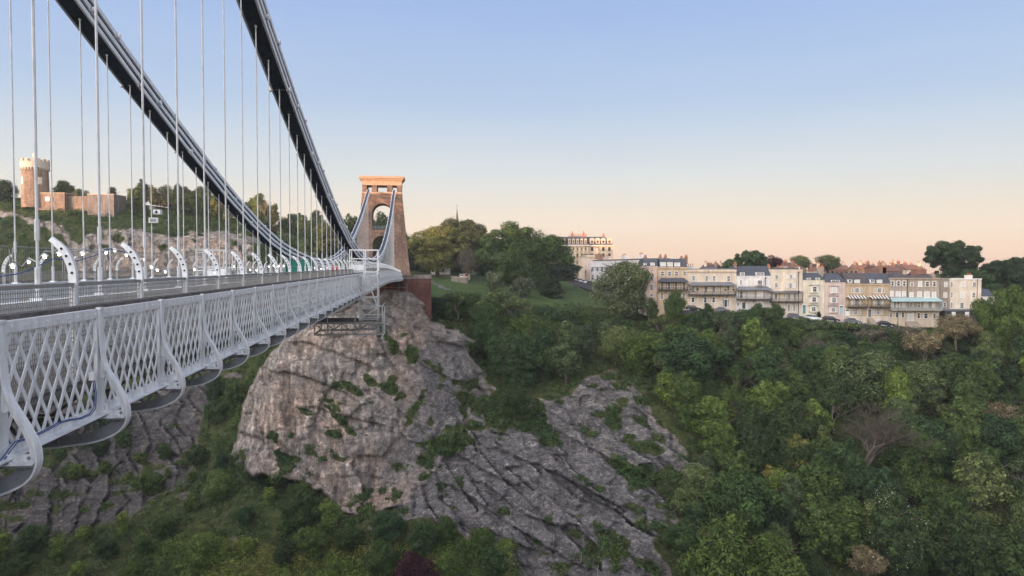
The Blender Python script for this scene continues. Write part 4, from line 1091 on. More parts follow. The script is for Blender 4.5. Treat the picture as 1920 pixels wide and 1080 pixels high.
at_tree(('big', 2), 1786, 530, 447, 245, 'wide spreading tree rising behind the row of terraced houses', 118, rz=.3)
at_tree(('big', 2), 1898, 560, 478, 236, 'broad dark tree at the right photo edge behind the terrace end', 130, rz=1.4)
at_tree(('dark', 0), 1830, 560, 505, 235, 'dark tree filling the gap behind the cream end house', 90)
at_tree(('big', 1), 1888, 690, 528, 176, 'large dense green tree at the right edge in front of the terrace end', 130, rz=2)
at_tree(('grey', 0), 1792, 650, 584, 178, 'grey brown budding tree in front of the house with the pale blue canopy', 88)
at_tree(('big', 2), 1408, 520, 466, 300, 'dark green copse tree behind the white slate-roofed house', 76, rz=4)
at_tree(('dark', 0), 1372, 520, 486, 300, 'small dark tree left of the copse behind the wide cream house', 44)
at_tree(('purple', 0), 1448, 512, 480, 320, 'reddish tree among the sunlit orange roofs', 44)
at_tree(('olive', 0), 1500, 510, 477, 320, 'pale olive tree on the skyline, left one of two above the orange roofs', 42)
at_tree(('olive', 0), 1552, 510, 476, 320, 'pale olive tree on the skyline, right one of two above the orange roofs', 50, rz=3)
at_tree(('big', 2), 1250, 520, 484, 340, 'low olive trees on the skyline behind the pink house chimneys', 90)
at_tree(('chest', 0), 1682, 1085, 922, 133, 'chestnut covered in white flower candles near the bottom right', 135)
at_tree(('bare', 0), 1622, 905, 712, 143, 'large leafless pale-barked tree with spreading twigs on the wooded slope', 265, rz=1.2)
at_tree(('gold', 0), 1492, 905, 808, 148, 'narrow yellow green tree left of the large leafless tree', 60)
at_tree(('purple', 0), 776, 1120, 1040, 132, 'dark purple copper beech at the bottom edge of the photo', 96)
at_tree(('mid', 0), 562, 990, 905, 155, 'round dark green tree at the foot of the cliff buttress', 84)
at_tree(('mid', 0), 965, 782, 708, 168, 'round green tree on the ledge between the two rock faces', 62)
at_tree(('dark', 0), 330, 640, 560, 210, 'dark tree on the slope under the bridge deck', 60)
at_tree(('yew', 0), 212, 392, 351, 262, 'dark conical yew at the right end of the observatory wall', 30)
at_tree(('dark', 0), 122, 392, 339, 262, 'windswept tree beside the round observatory tower', 46)
at_tree(('olive', 0), 150, 390, 352, 262, 'thin leafy tree in front of the observatory wall', 36)
at_tree(('dark', 0), 6, 398, 338, 262, 'dark tree at the left photo edge beside the observatory', 56)
at_tree(('gold', 0), 612, 488, 414, 235, 'golden yellow tree left of the bridge tower behind the chains', 58)
at_tree(('olive', 1), 255, 396, 346, 262, 'thin olive tree on the ridge just right of the conical yew', 40)
at_tree(('bare', 1), 500, 425, 352, 262, 'bare twiggy tree on the skyline seen between the two chains', 40)
at_tree(('dark', 0), 745, 520, 428, 300, 'dark tree just right of the bridge tower', 60)
at_tree(('big', 1), 775, 530, 440, 320, 'shadowed dark tree behind the bridge tower right side', 70)
for x_, t_, l_ in ((792, 478, 'next to the bridge tower'), (850, 476, 'behind the tallest golden olive tree'), (918, 474, 'between the golden olive and broad dark trees'), (1000, 482, 'beneath the broad dark tree'), (1052, 488, 'beside the left end of the hotel')):
    at_tree(('dark', 2), x_, 530, t_, 315, 'dark shrubby tree closing the gap '+l_, 84, rz=x_)
def spire():
    o = empty('church_spire', tuple(P(857, 440, 520)), 0, 'thin dark church spire just showing above the golden olive tree', 'spire')
    t = MB(); t.cyl((0, 0), 2.2, .05, 0, 19, 8); t.cyl((0, 0), 3, 3, -30, 0, 8); t.build('spire_roof', M['slate2'], o)
    t = MB(); t.bar((0, 0, 19), (0, 0, 21), .2); t.bar((-.6, 0, 20.2), (.6, 0, 20.2), .2); t.build('finial', M['iron'], o)
spire()
at_tree(('dark', 2), 712, 520, 392, 300, 'dark tree seen through the arch of the bridge tower', 62)
at_tree(('mid', 2), 655, 520, 392, 290, 'green tree rising just left of the bridge tower', 70)
# woodland: one tree at a time over the slopes ------------------------------
LAND = [(-400, 'under the observatory'), (150, 'under the bridge left half'), (420, 'beside the cliff buttress'), (660, 'under the bridge tower'), (830, 'under the lawn'), (950, 'under the hawthorns'), (1060, 'under the hotel'), (1160, 'under the blossom tree'), (1240, 'under the tan house'),
        (1340, 'under the white house'), (1430, 'under the tall cream house'), (1510, 'under the yellow house'), (1590, 'under the striped awnings'), (1680, 'under the blue canopy'), (1780, 'under the end house'), (1870, 'at the right edge')]
ROWS = [(0, 'on the skyline'), (430, 'behind the bridge'), (560, 'at the slope top'), (640, 'high on the slope'), (720, 'above the mid slope'), (800, 'halfway down'), (880, 'below the mid slope'), (960, 'low on the slope'), (1030, 'at the slope foot')]
wood = []
def add_wood(px, py, key, s, d=None, sx=1.):
    g = ground_at(px, py) if d is None else P(px, py, d)
    wood.append([px, py, key, s, g, sx])
REG = [([(815, 585), (900, 560), (1050, 580), (1150, 600), (1250, 590), (1400, 592), (1500, 606), (1700, 622), (1800, 640), (1960, 640), (1960, 1110), (1290, 1130), (1275, 1010), (1330, 890), (1300, 830), (1240, 760), (1200, 705), (1130, 680), (1060, 725), (1000, 735), (950, 740), (905, 700), (900, 640), (850, 612)], 45, 1.12, (('mid', .34), ('dark', .20), ('light', .10), ('olive', .13), ('wisp', .15), ('grey', .03), ('gold', .012), ('bare', .07), ('hawth', .02))),
       ([(250, 385), (330, 372), (420, 395), (560, 425), (640, 440), (660, 520), (560, 520), (480, 440), (380, 410)], 20, 1.02, (('olive', .45), ('mid', .25), ('grey', .2), ('gold', .1))),
       ([(300, 1000), (360, 880), (420, 700), (455, 720), (440, 900), (560, 920), (660, 990), (860, 1000), (950, 1090), (900, 1120), (250, 1120)], 50, .62, (('mid', .45), ('dark', .3), ('light', .25))),
       ([(60, 830), (160, 790), (330, 870), (300, 930), (120, 900)], 44, .5, (('mid', .5), ('dark', .4), ('hawth', .1))), ([(-20, 1050), (250, 1000), (300, 1100), (0, 1120)], 46, .5, (('mid', .5), ('light', .3), ('dark', .2)))]
taken = [(1682, 1040), (1622, 850), (1622, 800), (1630, 890), (1600, 870), (1492, 880), (562, 970), (965, 770)]
rr = random.Random(11)
LX = [815, 870, 930, 1060, 1130, 1200, 1250, 1400, 1460, 1500, 1530, 1600, 1690, 1740, 1800, 1850, 1960]; LY = [548, 543, 550, 570, 588, 592, 586, 576, 578, 592, 608, 612, 620, 606, 590, 570, 560]
for k_, x in enumerate(range(822, 1790, 21)):
    lim = float(np.interp(x, LX, LY))+rr.uniform(-3, 7); y = lim+rr.uniform(44, 62); g = ground_at(x, y); key = rr.choice(['mid', 'mid', 'dark', 'olive', 'wisp', 'light', 'dark']); sub = rr.choice([q_ for q_ in range(4) if (key, q_) in PROT])
    s = (P(x, lim, g.y).z-g.z)/PROT[(key, sub)][3]*1.08; add_wood(x, y, (key, sub), s, None, 1.25); taken.append((x, y))
for poly, gap, sc_, mixk in REG:
    xs = [a for a, _ in poly]; ys = [b_ for _, b_ in poly]; mine = list(taken)
    for k in range(9000):
        x = rr.uniform(min(xs), max(xs)); y = rr.uniform(min(ys), max(ys))
        if sdf(poly, np.array([x]), np.array([y]))[0] < 0: continue
        gp_ = gap*(.75+.5*min(max((y-560)/500, 0), 1))
        if any((x-a)**2+((y-b_)*1.5)**2 < gp_*gp_ for a, b_ in mine): continue
        mine.append((x, y)); c = rr.random(); key = 'mid'
        for kk, p_ in mixk:
            if c < p_: key = kk; break
            c -= p_
        sub = rr.choice([q_ for q_ in range(4) if (key, q_) in PROT])
        if key == 'bare': sub = 1
        s = sc_*rr.choice((.62, .78, .9, 1., 1.12, 1.3))*rr.uniform(.92, 1.08)*(1.0 if y > 650 else .78)
        if sc_ > 1.05 and y < 760:         # crowns stay below the terrace and the lawn
            lim = np.interp(x, [815, 870, 930, 1060, 1130, 1200, 1250, 1400, 1460, 1500, 1530, 1600, 1690, 1740, 1800, 1850, 1960], [556, 552, 562, 574, 588, 592, 588, 580, 580, 596, 610, 614, 622, 610, 590, 570, 560])
            g = ground_at(x, y); hmax = (P(x, float(lim), g.y).z-g.z)
            if hmax < 3.2: continue
            s = min(s, hmax/PROT[(key, sub)][3]*.97*rr.uniform(.85, 1.05)*1.05)
        add_wood(x, y, (key, sub), s, None)
def seen(w):
    x, y = px_of(w[4]); pr = PROT[w[2]]; ph = pr[3]*w[3]*F/w[4].y; pw = pr[2]*w[3]*F/w[4].y
    vx = max(0, min(x+pw/2, 1920)-max(x-pw/2, 0)); vy = max(0, min(y, 1080)-max(y-ph, 0)); return vx*vy
wood = [w for w in wood if seen(w) > 30]
wood.sort(key=seen, reverse=True)
far = wood[248:]; wood = wood[:248]
print('far', len(far))
FV = {}
for w in far:
    cr, tr, w_, h_ = PROT[w[2]]
    for me_ in (cr, tr):
        if me_ is None: continue
        co_ = np.empty(len(me_.vertices)*3, np.float32); me_.vertices.foreach_get('co', co_); co_ = co_.reshape(-1, 3)
        if me_ is tr or len(co_) % 4: continue
        a_ = random.uniform(0, 6.28); ca_, sa_ = math.cos(a_), math.sin(a_); s_ = w[3]; sel = co_.reshape(-1, 4, 3)
        sel = sel[::2]; c0 = sel.mean(1, keepdims=True); sel = (c0+(sel-c0)*1.35).reshape(-1, 3)
        o_ = np.stack([(sel[:, 0]*ca_-sel[:, 1]*sa_)*s_*w[5]+w[4].x, (sel[:, 0]*sa_+sel[:, 1]*ca_)*s_*w[5]+w[4].y, sel[:, 2]*s_+w[4].z-.6], -1)
        FV.setdefault(me_.materials[0], []).append(o_)
if FV:
    vs_ = []; mi_ = []; ms_ = list(FV)
    for i_, m_ in enumerate(ms_):
        for o_ in FV[m_]: vs_.append(o_); mi_.append(np.full(len(o_)//4, i_))
    o = bpy.data.objects.new('woodland', np_mesh('woodland', np.concatenate(vs_), np.arange(sum(len(v_) for v_ in vs_)).reshape(-1, 4), ms_, np.concatenate(mi_))); link(o)
    tag(o, 'many small distant trees filling the gaps between the larger ones on the slopes', 'trees', kind='stuff')
wood.sort(key=lambda w: (w[0]))
print('wood', len(wood))
cells = {}
for w in wood:
    la = [n_ for a, n_ in LAND if w[0] >= a][-1]; ro = [n_ for a, n_ in ROWS if w[1] >= a][-1]
    cells.setdefault((w[2][0], la, ro), []).append(w)
for (kd, la, ro), ws in cells.items():
    n_ = len(ws)
    for i, (px, py, key, s, g, sx) in enumerate(ws):
        lab = f'{CN[kd]} tree {ro}, {la}'
        if n_ > 1: lab += ', '+(('the left one', 'the right one')[i] if n_ == 2 else ordn[min(i, 15)])
        g = g+Vector((0, 0, -.6)); tree(key, g, s, rr.uniform(0, 6.28), lab, 'trees on the gorge slopes', 'tree', sx*rr.uniform(.78, 1.2))
# scrub, ivy and bramble over every green part of the hillside (uncountable)
def scrub(name, n, size, seed, sel, mats, rad=(.5, 1.3), per=76, kindlabel=None):
    r = np.random.RandomState(seed); w = sel.ravel().copy()
    # weight by world area of the cell
    e1 = np.linalg.norm(np.stack([np.gradient(X, axis=1), np.gradient(Y, axis=1), np.gradient(Z, axis=1)]), axis=0); e2 = np.linalg.norm(np.stack([np.gradient(X, axis=0), np.gradient(Y, axis=0), np.gradient(Z, axis=0)]), axis=0)
    w *= np.clip((e1*e2).ravel(), 0, 3); idx = r.choice(w.size, n, p=w/w.sum())
    C = np.stack([X.ravel()[idx], Y.ravel()[idx], Z.ravel()[idx]], -1)+r.normal(size=(n, 3))*.25
    Rr = r.uniform(rad[0], rad[1], n)*np.where(r.rand(n) < .12, 1.7, 1); V = leaf_cloud(C, Rr, n*per, size, flat=.75, seed=seed, up=.5)
    # colour by patches
    cn = fbm(V[::4, 0], V[::4, 1], V[::4, 2], 11, 3, seed+3)+r.normal(size=len(V)//4)*.07
    mi = np.digitize(cn, np.linspace(-.22, .24, len(mats)-1)) if len(mats) > 1 else None
    o = bpy.data.objects.new(name, quads_mesh(name, V, [M[m_] for m_ in mats], mi)); link(o); tag(o, kindlabel, 'undergrowth', kind='stuff'); return o
vis = (PX > -60)*(PX < 1980)*(PY < 1150)
bott = sm(PY, 1000, 1060)*(PX < 960)*(PX > 250)
notlawn = 1-sm(sdf([(790, 505), (1000, 515), (1240, 540), (1900, 560), (1900, 622), (1700, 616), (1500, 600), (1300, 580), (1200, 578), (1000, 572), (900, 570), (830, 562)], PX, PY), -3, 3)
notcrest = (PY > crest[None]+5)
insc = sm(PY, 560, 590)+(PX < 660)*1.
scrub('undergrowth', 9500, .25, 5, (sm(veg, .45, .8))*vis*notlawn*np.clip(insc, 0, 1)*notcrest*(1-bott), ['leaf_dark', 'leaf_mid', 'leaf_dark', 'leaf_mid', 'leaf_olive'], kindlabel='mixed dark scrub and ivy covering the gorge slopes and rock ledges')
scrub('undergrowth', 2400, .25, 6, bott*vis+.0, ['leaf_mid', 'leaf_light', 'leaf_gold', 'leaf_light'], rad=(.6, 1.6), kindlabel='bright yellow green shrubs and weeds at the very foot of the cliff')
scrub('undergrowth', 900, .22, 8, sm(np.maximum(gp*rock, ex), .4, .8)*vis, ['leaf_mid', 'leaf_dark', 'leaf_mid'], rad=(.3, .9), per=60, kindlabel='low tufts and ivy growing on the ledges of the rock faces')
# ================================================================= BUILDINGS
def cube8(b, pts, m=0):                 # hexahedron: bottom 4 then top 4
    b.add(pts, [(3, 2, 1, 0), (4, 5, 6, 7), (0, 1, 5, 4), (1, 2, 6, 5), (2, 3, 7, 6), (3, 0, 4, 7)], m)
class House:
    """a building whose front lies on the vertical plane through two picture columns at given distances"""
    def __init__(s, name, label, cat, px0, px1, ya, yb, Y0=205, Y1=None, depth=10, wall='r_cream', zm=None, slope=0):
        Y1 = Y0 if Y1 is None else Y1
        a = P(px0, yb, Y0); c = P(px1, yb, Y1); s.zm = zm
        d = Vector((c.x-a.x, c.y-a.y, 0)); s.W = d.length; s.rz = math.atan2(d.y, d.x)
        s.q = Vector((a.x, a.y, 0)); s.n = Vector((-d.y, d.x, 0)).normalized()
        s.zb = a.z; s.o = empty(name, (a.x, a.y, a.z), s.rz, label, cat, s_group.get(cat))
        s.inv = (Matrix.Translation(s.o.location) @ Matrix.Rotation(s.rz, 4, 'Z')).inverted()
        s.ya = ya; s.H = s.l(px0, ya)[1]; s.depth = depth; s.wm = wall
        if wall:
            b = MB(); b.box(0, s.W, 0, depth, -3.5, s.H); b.build('wall', M[wall], s.o)
    def l(s, px, py, off=0.):           # picture -> local (x, z) on the facade
        p = s.inv @ on_plane(px, py, s.q, s.n); return p.x, p.z
    def z_(s, x, y):
        if s.zm: ox, oy, k = s.zm; return ox+x/k, oy+y/k
        return x, y
    def L(s, x, y): return s.l(*s.z_(x, y))
    def win(s, x0, y0, x1, y1, bars=(2, 3), pane='glass', arch=False, proud=.0, frame='white', fr=.09, sill=True, name='window'):
        xa, za = s.L(x0, y1); xb, zb = s.L(x1, y0)
        w = xb-xa; h = zb-za
        if w < .15: return
        b = MB(); y = -proud
        b.box(xa-fr*.6, xa+fr*.7, y-.09, y-.005, za, zb); b.box(xb-fr*.7, xb+fr*.6, y-.09, y-.005, za, zb)
        b.box(xa+fr*.7, xb-fr*.7, y-.09, y-.005, zb-fr, zb+fr*.4)
        if sill: b.box(xa-.16, xb+.16, y-.19, y-.005, za-.12, za)
        n, k = bars; t_ = .045
        for i in range(1, n): xx = xa+w*i/n; b.box(xx-t_/2, xx+t_/2, y-.06, y-.02, za, zb-fr)
        for i in range(1, k): zz = za+h*i/k; tt = t_*(1.8 if i*2 == k or (k == 3 and i == 1) else 1); b.box(xa+fr*.7, xb-fr*.7, y-.065, y-.022, zz-tt/2, zz+tt/2)
        if arch:
            for i in range(8):
                a0, a1 = math.pi*i/8, math.pi*(i+1)/8; cx_ = (xa+xb)/2; r0, r1 = w/2, w/2+.16
                b.add([(cx_+r*math.cos(q), yy, zb+r*math.sin(q)) for yy in (y-.09, y-.005) for r, q in ((r0, a0), (r1, a0), (r1, a1), (r0, a1))], [(0, 1, 2, 3), (7, 6, 5, 4), (1, 5, 6, 2), (0, 3, 7, 4)])
        f = b.build(name, M[frame], s.o); g = MB(); g.box(xa+fr*.5, xb-fr*.5, y-.03, y-.012, za, zb-fr*.8)
        if arch:
            cx_ = (xa+xb)/2; g.prism([(cx_+w/2*math.cos(math.pi*i/8), zb-.08+w/2*math.sin(math.pi*i/8)) for i in range(9)], y-.03, y-.012, 'y')
        g.build('pane', M[pane], f)
    def door(s, x0, y0, x1, y1, mat='door_dark'):
        xa, za = s.L(x0, y1); xb, zb = s.L(x1, y0); b = MB()
        for (a, c) in ((xa-.14, xa), (xb, xb+.14)): b.box(a, c, -.14, -.005, za, zb)
        b.box(xa-.22, xb+.22, -.25, -.005, zb, zb+.22); f = b.build('door_case', M['white'], s.o)
        g = MB(); g.box(xa, xb, -.06, -.01, za, zb-.35)
        for i in (0, 1):
            for k in (0, 1): g.box(xa+.1+i*(xb-xa)/2, xa-.08+(i+1)*(xb-xa)/2, -.085, -.06, za+.2+k*(zb-za-.5)/2, za+(k+1)*(zb-za-.5)/2)
        g.build('door', M[mat], f); h = MB(); h.box(xa, xb, -.05, -.01, zb-.33, zb-.02); h.build('fanlight', M['glass'], f)
    def parapet(s, y0, h=.35, out=.22, mat=None, x0=None, x1=None, name='parapet'):
        z = s.L(0, y0)[1]; b = MB(); a = 0 if x0 is None else s.L(x0, y0)[0]; c = s.W if x1 is None else s.L(x1, y0)[0]
        b.box(a-.03, c+.03, -out, .3, z-h, z); b.box(a-.03, c+.03, -out*.5, .3, z-h-.12, z-h); b.build(name, M[mat or s.wm], s.o)
    def mansard(s, ytop, ybot, mat='slate', x0=None, x1=None, setback=1.6, hip=0.):
        a = 0 if x0 is None else s.L(x0, ybot)[0]; c = s.W if x1 is None else s.L(x1, ybot)[0]
        z0 = s.L(0, ybot)[1]; z1 = s.L(0, ytop)[1]; b = MB(); e = .15
        cube8(b, [(a, -e, z0), (c, -e, z0), (c, s.depth, z0), (a, s.depth, z0), (a+hip, setback, z1), (c-hip, setback, z1), (c-hip, s.depth-setback, z1), (a+hip, s.depth-setback, z1)])
        b.build('roof', M[mat], s.o); s.rf = (z0, z1, setback)
    def dormer(s, x0, y0, x1, y1, bars=(2, 2), roof='slate', pane='glass', round_=False, n=1):
        xa, za = s.L(x0, y1); xb, zb = s.L(x1, y0); b = MB(); d = 2.2
        b.box(xa-.12, xb+.12, -.02, d, za-.1, zb)
        o = b.build('dormer', M['white'], s.o)
        t_ = MB()
        if round_:
            cx_ = (xa+xb)/2; w = (xb-xa)/2+.25; t_.prism([(cx_+w*math.cos(math.pi*i/8), zb+w*.9*math.sin(math.pi*i/8)) for i in range(9)], -.15, d, 'y')
        else: t_.box(xa-.22, xb+.22, -.12, d+.1, zb, zb+.12)
        t_.build('dormer_roof', M['white' if round_ else roof], o)
        g = MB(); w = (xb-xa-.1)/(n)
        for k in range(n):
            xo = xa+.08+k*w; g.box(xo+.05, xo+w-.1, -.05, -.025, za+.12, zb-.12)
            g.box(xo+.05, xo+.051, -.05, -.03, za+.12, zb-.12)
        g.build('pane', M[pane], o); h = MB()
        for k in range(n):
            xo = xa+.08+k*w
            for i in range(1, bars[0]): xx = xo+.05+(w-.15)*i/bars[0]; h.box(xx-.03, xx+.03, -.075, -.05, za+.1, zb-.1)
            zz = (za+zb)/2; h.box(xo, xo+w-.05, -.08, -.05, zz-.035, zz+.035)
        h.build('glazing_bars', M['white'], o)
    def chimney(s, x0, ytop, x1, ybot, mat='r_brick2', pots=3, dy=2.5):
        xa, za = s.L(x0, ybot); xb, zb = s.L(x1, ytop); zb -= .5; b = MB()
        b.box(xa, xb, dy, dy+1.6, za-1.5, zb); b.box(xa-.08, xb+.08, dy-.08, dy+1.68, zb-.25, zb-.05)
        o = b.build('chimney', M[mat], s.o)
        for i in range(pots):
            p = MB(); xx = xa+(xb-xa)*(i+.5)/pots; p.cyl((xx, dy+.5), .13, .10, zb, zb+.6, 8); p.build('pot', M['pot'], o)
    def veranda(s, x0, x1, yt, yb, mat='slate', bal=None, posts=None, depth=1.9, hip=.9, rail_mat='iron', floor=None):
        """hipped lean-to roof yt..yb, balcony with rail between rows bal[0]..bal[1]"""
        xa = s.L(x0, yb)[0]; xb = s.L(x1, yb)[0]; zt = s.L(0, yt)[1]; zb = s.L(0, yb)[1]
        b = MB(); cube8(b, [(xa, -depth, zb), (xb, -depth, zb), (xb, 0, zb), (xa, 0, zb), (xa+hip, -.12, zt), (xb-hip, -.12, zt), (xb-hip, 0, zt), (xa+hip, 0, zt)])
        b.box(xa-.04, xb+.04, -depth-.05, -depth+.05, zb-.14, zb); o = b.build('veranda_roof', M[mat], s.o)
        if bal:
            zr = s.L(0, bal[0])[1]; zf = s.L(0, bal[1])[1]; xa += .15; xb -= .15
            f = MB(); f.box(xa, xb, -depth+.1, 0, zf-.16, zf); f.box(xa-.1, xb+.1, -depth+.02, -depth+.1, zf-.22, zf+.02); f.build('balcony_floor', M[floor or 'iron'], s.o)
            r = MB(); y = -depth+.15
            for z in (zr, (zr+zf)/2, zf+.12): r.bar((xa, y, z), (xb, y, z), .05)
            n = int((xb-xa)/.2)
            for i in range(n+1): xx = xa+(xb-xa)*i/n; r.bar((xx, y, zf), (xx, y, zr), .022)
            for xx in (xa, xb):
                for z in (zr, zf+.12): r.bar((xx, y, z), (xx, 0, z), .045)
                for i in range(6): r.bar((xx, y*i/6, zf), (xx, y*i/6, zr), .022)
            r.build('balcony_rail', M[rail_mat], s.o)
            k = posts or 5; p = MB()
            for i in range(k): xx = xa+(xb-xa)*i/(k-1); p.bar((xx, y, zf), (xx, y, zb), .09)
            for i in range(k-1):
                xx = xa+(xb-xa)*i/(k-1); p.bar((xx, y, zb-.08), (xa+(xb-xa)*(i+1)/(k-1), y, zb-.08), .07)
            for i in range(max(2, k)): xx = xa+(xb-xa)*i/(k-1); p.bar((xx, -.02, zf-1.0), (xx, -depth+.3, zf-.16), .07)
            p.build('balcony_posts', M[rail_mat], s.o)
    def bay(s, x0, y0, x1, y1, mat=None, d=.7):
        xa, za = s.L(x0, y1); xb, zb = s.L(x1, y0); b = MB()
        b.prism([(xa, -.003), (xa+d*.6, -d), (xb-d*.6, -d), (xb, -.003)], za, zb, 'z'); b.build('bay', M[mat or s.wm], s.o)
    def band(s, y, h=.18, out=.12, mat=None, x0=None, x1=None, name='string_course'):
        z = s.L(0, y)[1]; a = 0.01 if x0 is None else s.L(x0, y)[0]; c = s.W-.01 if x1 is None else s.L(x1, y)[0]
        b = MB(); b.box(a, c, -out, -.003, z-h/2, z+h/2); b.build(name, M[mat or s.wm], s.o)
    def pipe(s, x, y0, y1):
        xx, z1 = s.L(x, y0); z0 = s.L(x, y1)[1]; b = MB(); b.tube([(xx, -.12, z0), (xx, -.12, z1)], .07, 6); b.box(xx-.15, xx+.15, -.25, -.01, z1-.1, z1+.2); b.build('drainpipe', M['iron'], s.o)
s_group = {'house': 'terraced houses facing the gorge'}
Z1 = (1180, 470, 8.31); Z2 = (1370, 480, 7.714); Z3 = (1570, 480, 7.714); Z4 = (1700, 430, 5.686)
def zx(Z, x): return Z[0]+x/Z[2]
def zy(Z, y): return Z[1]+y/Z[2]
def mk(Z, lab, x0, x1, yt, yb, wall, Y0=205, Y1=None, depth=10):
    return House('terraced_house', lab, 'house', zx(Z, x0), zx(Z, x1), zy(Z, yt), zy(Z, yb), Y0, Y1, depth, wall, zm=Z)
h = mk(Z1, 'narrow pink rendered house with grey mansard roof at the left end of the terrace', 235, 440, 245, 810, 'r_pink', 206)
h.mansard(122, 245, 'slate', setback=1.2); h.parapet(243); h.dormer(335, 185, 390, 238, pane='blind'); h.chimney(262, 70, 300, 125); h.band(280); h.dormer(240, 190, 268, 228)
for w in ((330, 370, 380, 450), (323, 525, 373, 612)): h.win(*w, (3, 4))
h.win(323, 675, 368, 708, (3, 1))
h = mk(Z1, 'tan stone house with three wide dormers and a slate veranda beside the pink house', 442, 898, 255, 880, 'r_tan')
h.mansard(125, 258, 'slate', setback=1.6, x0=470, hip=.3); h.parapet(255, .4, .3)
for d in ((492, 178, 565, 240), (600, 178, 672, 240), (710, 183, 785, 240)): h.dormer(*d, n=1, pane='blind')
for c in ((503, 60, 532, 125), (583, 60, 614, 125), (833, 85, 870, 128), (908, 68, 944, 128)): h.chimney(*c)
for w in ((490, 320, 540, 390), (600, 320, 650, 390), (708, 320, 760, 390), (838, 320, 882, 390)): h.win(*w, (3, 2))
for w in ((488, 490, 535, 600), (597, 490, 640, 600), (706, 490, 750, 600), (830, 490, 876, 600)): h.win(*w, (2, 3), sill=False)
for w in ((483, 650, 526, 755), (600, 655, 640, 750), (820, 655, 870, 755)): h.win(*w, (3, 4))
h.veranda(443, 898, 425, 478, 'slate', (570, 606), 5)
h = mk(Z1, 'wide low cream house with long slate veranda, hanging baskets and a white front door', 900, 1662, 295, 905, 'r_cream')
h.parapet(295, .4, .12); h.band(332, .2, .25, 'r_tan'); b = MB(); b.box(.3, h.W-.3, 1.5, 9, h.H-.02, h.H+.25); b.build('roof', M['lead'], h.o)
for w in ((978, 390, 1024, 465), (1182, 390, 1228, 468), (1297, 390, 1343, 468), (1522, 390, 1572, 472)): h.win(*w, (3, 4))
for w in ((975, 550, 1018, 645), (1175, 555, 1220, 645), (1290, 555, 1337, 645), (1520, 555, 1562, 608)): h.win(*w, (2, 3), sill=False)
for w in ((965, 722, 1015, 800), (1158, 722, 1208, 805), (1288, 722, 1338, 805)): h.win(*w, (1, 2), fr=.14)
h.win(1450, 745, 1475, 870, (1, 3)); h.win(1525, 745, 1550, 870, (1, 3)); h.door(1478, 765, 1524, 875, 'door_dark')
h.veranda(905, 1642, 490, 535, 'lead', (632, 682), 7)
h.chimney(950, 205, 1085, 290, 'r_white', 4, 5.5)
for i, (x, y) in enumerate(((938, 600), (1040, 600), (1470, 608), (1598, 606))):
    xx, z_b = h.L(x, y); bs = empty('hanging_basket', tuple((Matrix.Translation(h.o.location) @ Matrix.Rotation(h.rz, 4, 'Z')) @ Vector((xx, -1.7, z_b))), h.rz, f'dark hanging flower basket under the wide cream house veranda, {ordn[i]} of four', 'basket', 'hanging baskets on the cream veranda')
    V = leaf_cloud(np.array([[0, 0, 0.]]), np.array([.32]), 110, .14, seed=i); put('plant', quads_mesh('plant', V, M['leaf_dark']), 0, 0, 0, parent=bs)
    t = MB(); t.cyl((0, 0), .1, .26, -.25, 0, 8); t.bar((0, 0, 0), (0, 0, 1.2), .02); t.build('basket', M['iron'], bs)
h = mk(Z2, 'white rendered house with big dark slate roof and slate-covered veranda', 80, 575, 285, 880, 'r_white')
h.mansard(145, 287, 'slate', setback=3.2); h.parapet(287, .25, .15); h.chimney(98, 85, 128, 160, 'r_brick2', 2); h.chimney(585, 120, 625, 190, 'r_brick2', 4)
h.dormer(145, 235, 198, 282, (3, 2)); h.dormer(372, 235, 480, 282, (3, 2), n=2)
h.bay(345, 318, 490, 426, d=.8)
h.win(135, 345, 160, 412, (1, 2)); h.win(243, 340, 293, 415, (2, 3), 'blind'); h.win(375, 348, 442, 415, (3, 3), proud=.8)
h.win(130, 510, 175, 605, (3, 2), sill=False); h.bay(345, 500, 490, 840, d=.8); h.win(370, 515, 435, 615, (2, 3), 'blind', proud=.8, sill=False); h.win(368, 682, 428, 748, (4, 4), proud=.8)
h.win(88, 675, 118, 718, (1, 2)); h.door(165, 672, 212, 760, 'door_dark'); h.veranda(72, 572, 440, 485, 'lead', (585, 622), 5, depth=2.3); h.pipe(505, 320, 440)
h = mk(Z2, 'tall cream four-storey house with a flat parapet and narrow iron balcony', 577, 1032, 195, 905, 'r_cream2')
h.parapet(195, .3, .15); h.band(228); b = MB(); b.box(.5, h.W-.5, 1.5, 9, h.H-.05, h.H+.55); b.build('roof', M['slate2'], h.o)
h.chimney(730, 135, 820, 190, 'r_stone', 4, 3); h.chimney(825, 130, 915, 190, 'r_white', 3, 5); h.chimney(1020, 135, 1062, 200, 'r_white', 2, 3)
h.bay(755, 240, 962, 498, d=.6)
for w in ((643, 268, 690, 318), (638, 388, 683, 447)): h.win(*w, (3, 4))
for w in ((838, 268, 880, 318), (833, 388, 873, 460)): h.win(*w, (3, 3), proud=.61)
for w in ((800, 268, 818, 318), (905, 268, 925, 318), (795, 388, 812, 455), (898, 388, 918, 455)): h.win(*w, (1, 2), 'blind', proud=.61)
for w in ((635, 542, 675, 625), (765, 540, 785, 620), (828, 542, 865, 620), (908, 545, 940, 625)): h.win(*w, (2, 3), sill=False)
for w in ((755, 697, 778, 780), (820, 697, 858, 795), (900, 697, 935, 795)): h.win(*w, (3, 5))
h.door(598, 690, 635, 770, 'teal'); h.win(805, 838, 860, 878, (3, 1), 'blind'); h.veranda(552, 1020, 508, 522, 'lead', (615, 657), 5, hip=.1, depth=1.7)
h.pipe(982, 240, 850)
h = mk(Z2, 'narrow pale yellow house with three stacked bay windows and a teal front door', 1036, 1352, 345, 930, 'r_yellow')
